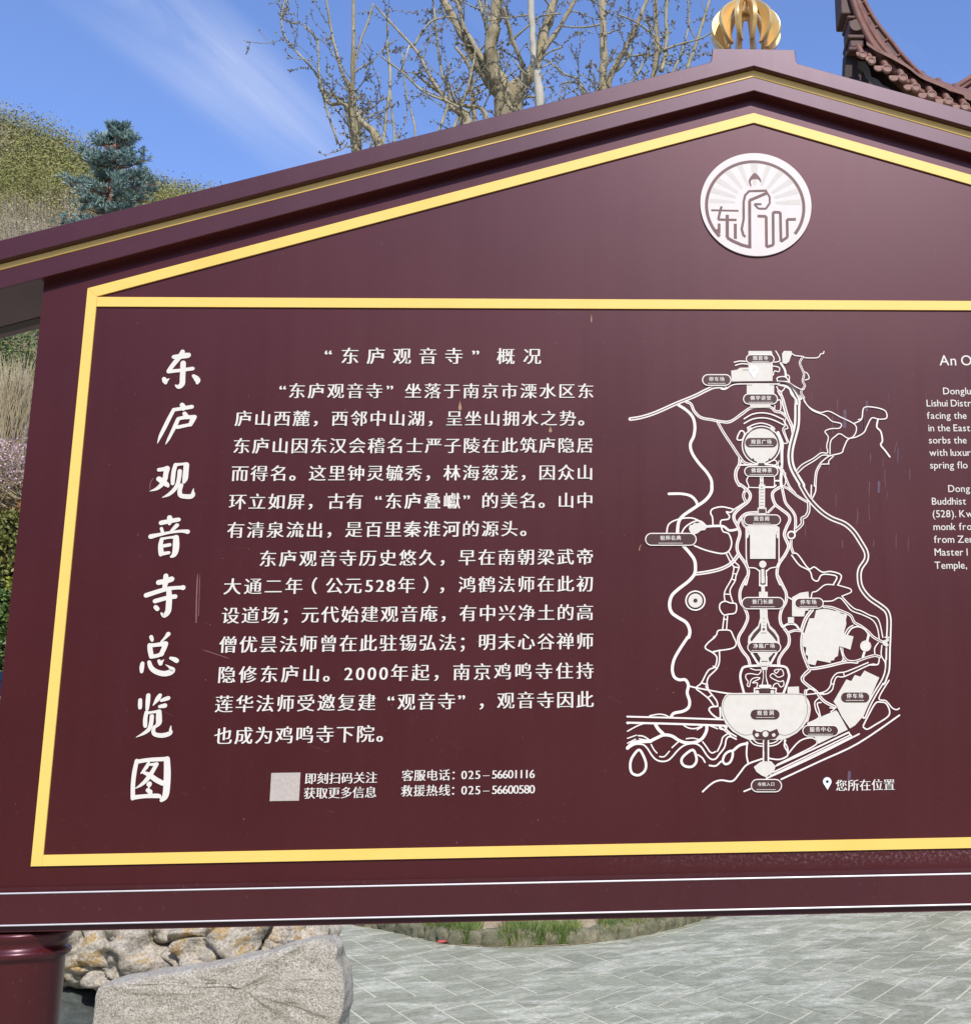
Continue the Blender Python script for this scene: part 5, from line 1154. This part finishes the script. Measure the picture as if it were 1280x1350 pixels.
def trunkx(py):
    tt = [(330,148),(285,146),(245,150),(218,149),(195,154),(172,155),(163,154)]
    for (y0_, x0_), (y1_, x1_) in zip(tt, tt[1:]):
        if y1_ <= py <= y0_: return x0_+(x1_-x0_)*(y0_-py)/(y0_-y1_)
    return 150
for cnt, (py, xl_, xr_, th_) in enumerate([(170, 146, 164, 5), (180, 116, 180, 5), (187, 126, 176, 5), (205, 100, 190, 6), (213, 108, 196, 6), (232, 130, 208, 5), (240, 74, 222, 6), (249, 84, 216, 6), (262, 98, 205, 6), (274, 104, 196, 8), (292, 62, 165, 10), (308, 70, 200, 12), (330, 60, 210, 12)]):
    for k in range(12):
        a = rn.uniform(0, 2*math.pi); ca = math.cos(a)
        reach = ((xr_-trunkx(py)) if ca > 0 else (trunkx(py)-xl_)); ln = reach*rn.uniform(.72, 1.0)
        p0 = at(trunkx(py), py+rn.uniform(4, 10), YP); p1 = at(trunkx(py)+ca*ln, py+rn.uniform(-th_*.5, th_*.5), YP+math.sin(a)*abs(ln)*sp*.9)
        mid = p0.lerp(p1, .5)+Vector((0, 0, -.05)); bb.tube([p0, mid, p1], [.018, .011, .005], 5, cap=False)
        for j in range(9):
            t = rn.uniform(.45, 1.05); q = p0.lerp(p1, t)+Vector((rn.uniform(-.10, .10), rn.uniform(-.12, .12), rn.uniform(-.04, .07)))
            tuft(q, Vector((ca*.5, math.sin(a)*.5, .55)))
bb.build('branches', m_redbark, pine); nb.build('needles', m_needle, pine, kind='stuff', recalc=False)

# ---- wooded hillside
m_hilltwig = noisy('bare_hill_twigs', (.21, .165, .09), (.39, .32, .19), scale=.35, rough=.9, c3=(.47, .40, .27))
m_hillleaf = noisy('hill_leaves', (.13, .13, .04), (.24, .22, .065), scale=.5, rough=.8, c3=(.33, .29, .10))
m_holive0 = noisy('green_hill_leaves', (.10, .12, .03), (.20, .21, .055), scale=.5, rough=.8)
m_hilldark = noisy('dark_hill_leaves', (.05, .06, .02), (.10, .115, .035), scale=.5, rough=.8)
m_hillgrey = noisy('grey_hill_twigs', (.19, .155, .095), (.33, .28, .18), scale=.5, rough=.9)
m_hillbrown = noisy('brown_hill_twigs', (.15, .115, .075), (.27, .21, .14), scale=.5, rough=.9)
rh = random.Random(21)
HM = {k: MB() for k in ('tan', 'grey', 'brown', 'yellow', 'green', 'dark', 'pale')}
nt_ = 0
def project(p):
    v = p-EYE; d = v.dot(fwd); return CX+FP*v.dot(rt)/d, CY-FP*v.dot(up)/d
for tryi in range(90000):
    q_ = rh.random(); y_ = rh.uniform(24, 92) if q_ < .6 else (rh.uniform(84, 93) if q_ < .85 else rh.uniform(24, 45)); x = rh.uniform(-.66, -.36)*y_
    p = Vector((x, y_, terr(x, y_))); px, py = project(p)
    if not (-40 < px < 330): continue
    if not (120 < py < 350 or (px < 75 and py < 600)): continue
    nt_ += 1
    if nt_ > 3600: break
    zn = noise.noise(Vector((x*.10, y_*.045, 3.3)))+.35*noise.noise(Vector((x*.3, y_*.15, 1.3))); sc_ = y_/FP
    pick = zn+rh.uniform(-.14, .14)+(.10 if px < 50 and py < 290 else 0)+(.2 if px > 195 else 0)
    kind = ('green' if rh.random() < .35 else 'yellow') if pick > .16 else ('dark' if pick < -.42 else rh.choice(('tan', 'tan', 'grey', 'brown')))
    H = rh.uniform(2.0, 4.0)*(y_/80)**.5; r_ = H*rh.uniform(.36, .55)
    tgt = HM[kind]
    if kind in ('tan', 'grey', 'brown'):
        for _ in range(9):                      # upright fans of fine twigs
            v = Vector((rh.gauss(0, .5), rh.gauss(0, .5), abs(rh.gauss(.55, .35)))).normalized()
            b0 = p+Vector((v.x*r_*.3, v.y*r_*.3, H*rh.uniform(.15, .55))); top = b0+Vector((v.x*r_, v.y*r_, v.z*H*.55))*rh.uniform(.5, 1.1)
            w = v.cross(rvec(rh)).normalized()*rh.uniform(.25, .6)*sc_; tgt.add([b0-w, b0+w, top], [(0, 1, 2)])
        w = Vector((.7*sc_, -.3*sc_, 0)); HM['pale'].add([p-w-Vector((0, 0, .3)), p+w-Vector((0, 0, .3)), p+Vector((rh.gauss(0, .2), -r_*.6, H*1.15))], [(0, 1, 2)]) if rh.random() < .35 else None
        n_, lo_, hi_ = 60, .7, 1.5
    else: n_, lo_, hi_ = 75, .8, 1.7
    for _ in range(n_):                          # small faces on the crown's surface, looking outwards
        v = rvec(rh).normalized()
        if v.z < -.35: continue
        q = p+Vector((v.x*r_, v.y*r_, H*.55+v.z*H*.45))*1.0+rvec(rh)*.12*H
        nn_ = (v+rvec(rh)*.55).normalized(); a = nn_.cross(rvec(rh)).normalized()*rh.uniform(lo_, hi_)*sc_; b_ = nn_.cross(a).normalized()*a.length*rh.uniform(.4, 1)
        tgt.add([q-a, q+b_, q+a, q-b_], [(0, 1, 2, 3)])
print('hill plants', nt_)
for k, mat, lab in (('tan', m_hilltwig, 'tan leafless woodland covering the hillside at the left'), ('grey', m_hillgrey, 'grey leafless trees scattered through the tan hillside woodland'), ('brown', m_hillbrown, 'brown leafless trees scattered through the tan hillside woodland'),
                    ('pale', m_palebark, 'thin pale trunks standing among the hillside woodland at the left'), ('yellow', m_hillleaf, 'yellow green bushes in patches on the hillside at the left'), ('green', m_holive0, 'fresh green bushes in patches on the hillside at the left'), ('dark', m_hilldark, 'dark evergreen bushes in patches on the hillside at the left')):
    if HM[k].v: tag(HM[k].build(k+'_hill_wood', mat, kind='stuff', recalc=False), lab, 'woodland')

# ---- strip at the far left: blossom tree, hedges, minibus
def leafbox(name, x0, x1, y0, y1, z0, z1, mat, n, ls, seed, label, cat_='hedge', core=None, group=None):
    r2 = random.Random(seed); root = empty(name, ((x0+x1)/2, (y0+y1)/2, z0), label, cat_, group)
    mb = MB(); mb.box((x0+.15, y0+.15, z0), (x1-.15, y1-.15, z1-.15)); mb.build('stems', core, root)
    lb = MB()
    for _ in range(n):
        f = r2.random(); 
        if f < .7: q = Vector((r2.uniform(x0, x1), y0+abs(r2.gauss(0, .09)), r2.uniform(z0, z1)))
        elif f < .9: q = Vector((r2.uniform(x0, x1), r2.uniform(y0, y1), z1-abs(r2.gauss(0, .07))))
        else: q = Vector((x1-abs(r2.gauss(0, .07)), r2.uniform(y0, y1), r2.uniform(z0, z1)))
        q += Vector((0, noise.noise(q*2.2)*.12, noise.noise(q*2.7)*.06))
        a = rvec(r2).normalized()*ls*r2.uniform(.6, 1.2); b_ = a.cross(rvec(r2)).normalized()*a.length*.55
        lb.add([q-a, q+b_, q+a, q-b_], [(0, 1, 2, 3)])
    lb.build('leaves', mat, root, kind='stuff', recalc=False)
m_core = noisy('dark_hedge_stems', (.02, .025, .01), (.04, .045, .02), scale=5, rough=.95)
m_hdark = noisy('dark_hedge_leaf', (.035, .075, .015), (.09, .15, .03), scale=6, rough=.5, c3=(.20, .27, .09))
m_hyel = noisy('yellow_green_leaf', (.22, .25, .02), (.40, .42, .05), scale=6, rough=.5)
m_holive = noisy('olive_hedge_leaf', (.07, .09, .02), (.17, .18, .04), scale=5, rough=.55, c3=(.33, .30, .07))
m_hred = noisy('reddish_young_leaf', (.20, .10, .03), (.36, .18, .06), scale=5, rough=.55)
def zat(py, Y): return at(10, py, Y).z
YH = 17.2; xa, xb = at(-60, 800, YH).x, at(70, 800, YH).x
leafbox('hedge', xa, xb, YH, YH+1.2, 0, zat(775, YH), m_hdark, 9000, .045, 1, 'dark green clipped hedge seen left of the notice board just above the minibus', core=m_core)
leafbox('hedge', xa, xb-.05, YH+1.25, YH+2.2, 1., zat(763, YH+1.3), m_hyel, 3000, .045, 2, 'bright yellow green low hedge between the dark hedge and the tall olive hedge', core=m_core)
YH2 = 21.5; xa2, xb2 = at(-60, 800, YH2).x, at(78, 800, YH2).x
leafbox('hedge', xa2, xb2, YH2, YH2+1.5, 2, zat(672, YH2), m_holive, 9000, .05, 3, 'tall olive green hedge seen left of the notice board behind the yellow green one', core=m_core)
leafbox('hedge', xa2, xb2, YH2+1.55, YH2+2.3, 2, zat(657, YH2+1.6), m_hred, 4000, .045, 4, 'reddish topped hedge behind the tall olive hedge', core=m_core)
YC = 27; cb = Vector((at(-5, 600, YC).x, YC, 0)); cb.z = terr(cb.x, cb.y)-.2
cherry = empty('cherry_tree', tuple(cb), 'pink blossoming tree with bare twigs seen left of the notice board', 'tree')
m_blossom = noisy('pink_blossom', (.46, .26, .34), (.62, .42, .50), scale=3, rough=.8, c3=(.50, .36, .34))
r3 = random.Random(8); tb = MB(); bl = MB(); zc0, zc1 = zat(655, YC), zat(562, YC)
MB().tube([cb, Vector((cb.x, YC, zc0+.4))], [.14, .09], 8).build('trunk', m_bark, cherry)
for _ in range(260):
    top = Vector((cb.x+r3.uniform(-2.0, 2.2), YC+r3.uniform(-1, 1), r3.uniform(zc0+.2, zc1))); b0 = Vector((cb.x+r3.uniform(-1.2, 1.2), YC+r3.uniform(-.4, .4), zc0-.3))
    m_ = b0.lerp(top, .5)+rvec(r3)*.15; tb.tube([b0, m_, top], [.02, .013, .006], 4, cap=False)
    for _k in range(26):
        q = m_.lerp(top, r3.random())+rvec(r3)*.10; a = rvec(r3).normalized()*.022; b_ = a.cross(rvec(r3)).normalized()*.022
        if (q.z-zc0)/(zc1-zc0) < r3.uniform(-.1, .55): continue
        bl.add([q-a, q+b_, q+a, q-b_], [(0, 1, 2, 3)])
tb.build('branches', m_hilltwig, cherry, kind='stuff', recalc=False); bl.build('blossom', m_blossom, cherry, kind='stuff', recalc=False)
# bare shrubs and a dark evergreen higher up, behind the blossom
YS = 33
for k, (px, y0_, y1_, n, mat) in enumerate([(15, 560, 465, 320, m_hilltwig), (48, 575, 480, 240, m_hilltwig)]):
    c_ = at(px, y0_, YS+k); r3 = random.Random(40+k); root = empty('bare_shrub', (c_.x, YS+k, terr(c_.x, YS+k)-.2), ['tan leafless shrub above the blossom at the edge of the picture', 'tan leafless shrub above the blossom touching the notice board'][k], 'shrub')
    mb = MB(); zt = at(px, y1_, YS+k).z; zb0 = terr(c_.x, YS+k)-.2
    for _ in range(n):
        t_ = Vector((c_.x+r3.uniform(-.85, .85), YS+k+r3.uniform(-.7, .7), r3.uniform((c_.z+zt)/2-.4, zt))); b0 = Vector((c_.x+r3.uniform(-.4, .4), YS+k, min(zb0, c_.z-1)))
        m_ = b0.lerp(t_, .6)+rvec(r3)*.12; mb.tube([b0, m_, t_], [.02, .011, .005], 4, cap=False)
    mb.build('twigs', mat, root, kind='stuff', recalc=False)
YE2 = 36; r3 = random.Random(60); c_ = at(34, 452, YE2); ev = empty('evergreen_tree', (c_.x, YE2, terr(c_.x, YE2)-.2), 'dark bushy evergreen under the left end of the roof of the notice board', 'tree')
MB().tube([Vector((c_.x, YE2, terr(c_.x, YE2)-.2)), Vector((c_.x, YE2, c_.z))], [.12, .05], 7).build('trunk', m_bark, ev)
lb = MB()
for _ in range(5200):
    v = rvec(r3)
    if v.length > 1 or v.length < .45: continue
    q = Vector((c_.x+v.x*1.25, YE2+v.y*1.1, c_.z+v.z*1.0)); q += Vector((noise.noise(q*1.3), 0, noise.noise(q*1.7)))*.25; a = rvec(r3).normalized()*.05; b_ = a.cross(rvec(r3)).normalized()*.03
    lb.add([q-a, q+b_, q+a, q-b_], [(0, 1, 2, 3)])
lb.build('leaves', m_hdark, ev, kind='stuff', recalc=False)
# minibus, its rear end just showing past the board
m_wpaint = noisy('white_vehicle_paint', (.74, .76, .80), (.80, .82, .86), scale=2, rough=.25, spec=.6)
m_glass = noisy('dark_blue_glass', (.006, .02, .05), (.012, .035, .08), scale=1, rough=.06, spec=.8)
m_rub = noisy('tyre_rubber', (.012, .012, .012), (.02, .02, .02), scale=9, rough=.9)
YV = 14.5; xv = at(46, 900, YV).x; zr = at(3, 885, YV).z; zw = at(3, 920, YV).z
van = empty('minibus', (xv-2.6, YV+.95, 0), 'white minibus with dark blue windows, mostly hidden behind the left edge of the notice board', 'minibus')
x0v = xv-5.2
o = MB().prism([(x0v, .35), (xv, .35), (xv, zw+.02), (x0v+.35, zw+.02), (x0v-.02, 1.2)], YV, YV+1.95).build('body', m_wpaint, van)
bv = o.modifiers.new('b', 'BEVEL'); bv.width = .05; bv.segments = 3
MB().prism([(x0v+.35, zw+.021), (xv-.05, zw+.021), (xv-.12, zr-.10), (x0v+.75, zr-.10)], YV+.04, YV+1.91).build('window_band', m_glass, van)
o = MB().prism([(x0v+.72, zr-.10), (xv-.10, zr-.10), (xv-.16, zr), (x0v+.85, zr)], YV+.03, YV+1.92).build('roof', m_glass, van)
for px_ in (x0v+.95, x0v+2.2, x0v+3.5, xv-.2):
    MB().box((px_, YV+.02, zw+.02), (px_+.07, YV+.05, zr-.1)).build('window_pillar', m_wpaint, van)
for cx_ in (x0v+1.0, xv-1.1):
    for cy_ in (YV+.03, YV+1.7):
        w_ = MB(); w_.tube([(cx_, cy_, .35), (cx_, cy_+.22, .35)], .35, 24); wo = w_.build('wheel', m_rub, van)
        h_ = MB(); h_.tube([(cx_, cy_-.01, .35), (cx_, cy_+.03, .35)], .19, 18); h_.build('rim', m_glint_rim, wo)

# ------------------------------------------------------------------ temple hall: upturned corner of a tiled roof
m_tile = noisy('brown_clay_tile', (.12, .045, .032), (.21, .088, .062), scale=5, rough=.6, bump=.5, spec=.4, c3=(.17, .11, .085))
m_tiledk = noisy('dark_brown_ridge', (.07, .032, .024), (.11, .052, .04), scale=4, rough=.6, bump=.2)
m_tileend = noisy('pale_brown_tile_end', (.25, .13, .10), (.36, .21, .165), scale=12, rough=.65, bump=.6, bscale=40)
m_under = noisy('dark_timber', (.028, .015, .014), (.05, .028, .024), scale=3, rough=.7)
m_greybrd = noisy('grey_plaster', (.24, .23, .25), (.32, .31, .33), scale=3, rough=.8)
m_wall = noisy('ochre_wall', (.42, .28, .10), (.50, .34, .13), scale=1.5, rough=.85)
YT = 15.0
hall = empty('temple_hall', (at(1280, 300, YT+6).x, YT+3, 0), 'brown tiled temple roof with sharply upturned corner, behind the right side of the notice board', 'temple')
# outer ridge curve (upper silhouette) and lower edge curve at the corner
up_px = [(1098,-60),(1112,-28),(1124,-5),(1140,0+0),(1150,22),(1170,50),(1195,78),(1225,105),(1258,126),(1290,140),(1360,158)]
up_px = [(1112,-50),(1128,-18),(1140,4),(1153,27),(1172,52),(1197,82),(1226,108),(1258,127),(1290,139),(1360,150),(1460,156)]
lo_px = [(1094,-50),(1104,-18),(1112,2),(1117,18),(1122,40),(1150,72),(1182,100),(1214,122),(1250,141),(1290,156),(1370,172),(1470,180)]
ev_px = [(1127,62),(1140,73),(1152,80),(1160,88),(1176,98),(1190,108),(1206,118),(1226,126),(1250,134),(1275,142),(1310,152),(1370,163),(1460,170)]
def dep(px): return YT+.05*max(0, (px-1120)/100)       # runs slightly away from the viewer to the right
U = [at(px, py, dep(px)) for px, py in up_px]
def curve3(pxs, dy=0, n=6):
    return [Vector(q) for q in cat([tuple(at(px, py, dep(px)+dy)) for px, py in pxs], n)]
def strip(name, top, bot, thick, mat, dy=0, parent=hall):
    """band of given curves pushed back by thick"""
    A, B = curve3(top, dy), curve3(bot, dy); n = min(len(A), len(B)); mb = MB()
    vs = A[:n]+B[:n]+[p+Vector((0, thick, 0)) for p in A[:n]]+[p+Vector((0, thick, 0)) for p in B[:n]]; fs = []
    for i in range(n-1): fs += [(i, i+1, n+i+1, n+i), (2*n+i, 3*n+i, 3*n+i+1, 2*n+i+1), (i, 2*n+i, 2*n+i+1, i+1), (n+i, n+i+1, 3*n+i+1, 3*n+i)]
    fs += [(0, n, 3*n, 2*n), (n-1, 3*n-1, 4*n-1, 2*n-1)]
    mb.add(vs, fs); return mb.build(name, mat, parent)
def mixp(a, b, t): return [(p[0]*(1-t)+q[0]*t, p[1]*(1-t)+q[1]*t) for p, q in zip(a, b)]
lo2 = [(1104,-50),(1118,-18),(1124,4),(1134,32),(1150,62),(1176,92),(1207,119),(1244,136),(1280,147),(1352,158),(1452,164)]
strip('ridge', up_px, mixp(up_px, lo2, .42), .34, m_tiledk, dy=.0)
for t_, r_, dy_ in ((.0, .034, .0), (.42, .028, -.03), (.60, .05, -.10), (.78, .026, -.12), (.95, .05, -.16)):
    MB().tube(curve3(mixp(up_px, lo2, t_), dy_), r_, 8).build('ridge_tile_course', m_tile, hall, smooth=True)
strip('ridge_side', mixp(up_px, lo2, .42), mixp(up_px, lo2, 1.0), .30, m_tile, dy=.02)
# segment joints on the ridge
cj = curve3(up_px, -.012); cj2 = curve3(mixp(up_px, lo2, .45), -.012)
for i in range(4, len(cj)-1, 4):
    MB().tube([cj[i]+Vector((0, 0, .02)), cj2[i]], .014, 6).build('ridge_joint', m_tile, hall)
# end stack at the corner tip
for (x0_, y0_, x1_, y1_, dy_) in ((1108,-60,1132,18,0),(1116,20,1134,24,-.05),(1119,24,1136,44,-.02),(1117,45,1139,50,-.06),(1120,50,1138,62,-.03),(1118,61,1133,66,-.07)):
    a, b = at(x0_, y1_, YT+dy_-.12), at(x1_, y0_, YT+dy_-.12)
    o = MB().box((a.x, YT+dy_-.12, a.z), (b.x, YT+dy_+.32, b.z)).build('end_block', m_tiledk, hall); bv = o.modifiers.new('b', 'BEVEL'); bv.width = .02; bv.segments = 2
p = at(1128, 34, YT-.16); w_ = MB(); w_.tube([(p.x, YT-.18, p.z), (p.x, YT-.10, p.z)], .085, 20); w_.build('end_medallion', m_tiledk, hall)
# round tile ends and the drip tiles between them
ends = [(1136,71),(1155,76),(1168,92),(1184,101),(1203,113),(1223,122),(1247,131),(1273,138),(1301,146),(1331,153),(1362,158),(1395,163),(1430,167)]
ends = [(1137,72,0),(1149,80,0),(1169,90,1),(1190,102,1),(1207,115,1),(1228,124,1),(1250,133,1),(1272,140,1),(1300,148,1),(1330,154,1),(1362,159,1)]
drips = [(1135,70),(1147,76),(1158,88),(1178,101),(1197,113),(1216,124),(1239,132),(1262,140),(1286,148)]
for k, (px, py, big) in enumerate(ends):
    Yq = dep(px)-.34; p = at(px, py, Yq); rr = (6.9 if big else 5.8)*Yq/FP
    w_ = MB(); w_.tube([(p.x, Yq, p.z), (p.x, Yq+.03, p.z)], rr, 20); eo = w_.build('tile_end', m_tileend, hall)
    w_ = MB(); w_.lathe([(0, 0), (0, 0)], (0, 0, 0), 4) if False else None
    rg_ = MB(); rg_.tube([(p.x+rr*.8*math.cos(a_*math.pi/8), Yq-.004, p.z+rr*.8*math.sin(a_*math.pi/8)) for a_ in range(17)], .006, 5); rg_.build('tile_rim', m_tileend, eo)
    # barrel tile running back up to the ridge
    q = at(px-14, py-26, Yq+.45); MB().tube([(p.x, Yq+.028, p.z), tuple((Vector((p.x, Yq, p.z))+q)/2+Vector((0, 0, -.02))), tuple(q)], rr*.86, 10).build('barrel_tile', m_tile, hall, smooth=True)
for px, py in drips:
    Yq = dep(px)-.30; p = at(px, py, Yq); rr = 7.5*Yq/FP
    poly = [(p.x-rr, p.z+rr*.25)]+[(p.x+rr*math.cos(R(a_)), p.z+rr*.85*math.sin(R(a_))) for a_ in range(190, 352, 20)]+[(p.x+rr, p.z+rr*.25)]
    MB().prism(poly, Yq, Yq+.03).build('drip_tile', m_tileend, hall)
# roof surface behind the eaves, and the dark eaves below
A = curve3([(p[0], p[1]) for p in ends], 0, 4); A = [Vector((p.x, p.y-.28, p.z+.02)) for p in A]
B = curve3([(px-14, py-28) for px, py, _ in ends], .35, 4)
n = len(A); mb = MB(); mb.add(A+B+[p-Vector((0, 0, .05)) for p in A]+[p-Vector((0, 0, .05)) for p in B], [f for i in range(n-1) for f in ((i, i+1, n+i+1, n+i), (2*n+i, 3*n+i, 3*n+i+1, 2*n+i+1), (i, 2*n+i, 2*n+i+1, i+1))]); mb.build('roof_slope', m_tile, hall)
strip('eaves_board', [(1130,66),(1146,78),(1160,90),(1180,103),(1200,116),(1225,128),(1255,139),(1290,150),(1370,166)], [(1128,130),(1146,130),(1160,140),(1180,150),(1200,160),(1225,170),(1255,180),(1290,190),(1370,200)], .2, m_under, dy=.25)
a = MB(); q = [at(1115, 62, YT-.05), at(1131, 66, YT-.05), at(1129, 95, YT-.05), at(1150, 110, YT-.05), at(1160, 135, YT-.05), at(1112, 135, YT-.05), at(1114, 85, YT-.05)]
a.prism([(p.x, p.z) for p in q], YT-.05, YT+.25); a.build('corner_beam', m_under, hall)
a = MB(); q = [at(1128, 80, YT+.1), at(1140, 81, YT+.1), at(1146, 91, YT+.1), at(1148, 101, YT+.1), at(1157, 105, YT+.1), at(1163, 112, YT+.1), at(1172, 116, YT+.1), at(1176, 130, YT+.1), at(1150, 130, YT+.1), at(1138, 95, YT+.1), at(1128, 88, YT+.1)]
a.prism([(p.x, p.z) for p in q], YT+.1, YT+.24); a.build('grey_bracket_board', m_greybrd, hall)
# second ridge further right
for t_, r_ in ((0, .05), (6, .035)):
    MB().tube([tuple(at(px, py+t_, YT+1.6)) for px, py in ((1232, 134), (1250, 122), (1268, 110), (1290, 96), (1340, 60), (1400, 10))], r_, 8).build('ridge_tile_course', m_tile, hall, smooth=True)
q = [at(px, py, YT+1.6) for px, py in ((1232, 134), (1250, 122), (1268, 112), (1290, 100), (1340, 66), (1400, 20), (1420, 160), (1240, 160))]
MB().prism([(p.x, p.z) for p in q], YT+1.61, YT+1.9).build('rear_gable', m_tile, hall)
x0h = at(1215, 200, YT+1.2).x; zt_ = at(1215, 175, YT+1.2).z
MB().box((x0h, YT+1.2+1.9, 0), (x0h+14, YT+12, zt_)).build('wall', m_wall, hall)
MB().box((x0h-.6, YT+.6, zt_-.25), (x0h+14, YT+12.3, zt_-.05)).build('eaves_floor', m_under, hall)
for k in range(4): MB().tube([(x0h+.3+3.4*k, YT+2.0, 0), (x0h+.3+3.4*k, YT+2.0, zt_-.25)], .19, 18).build('column', m_post, hall, smooth=True)
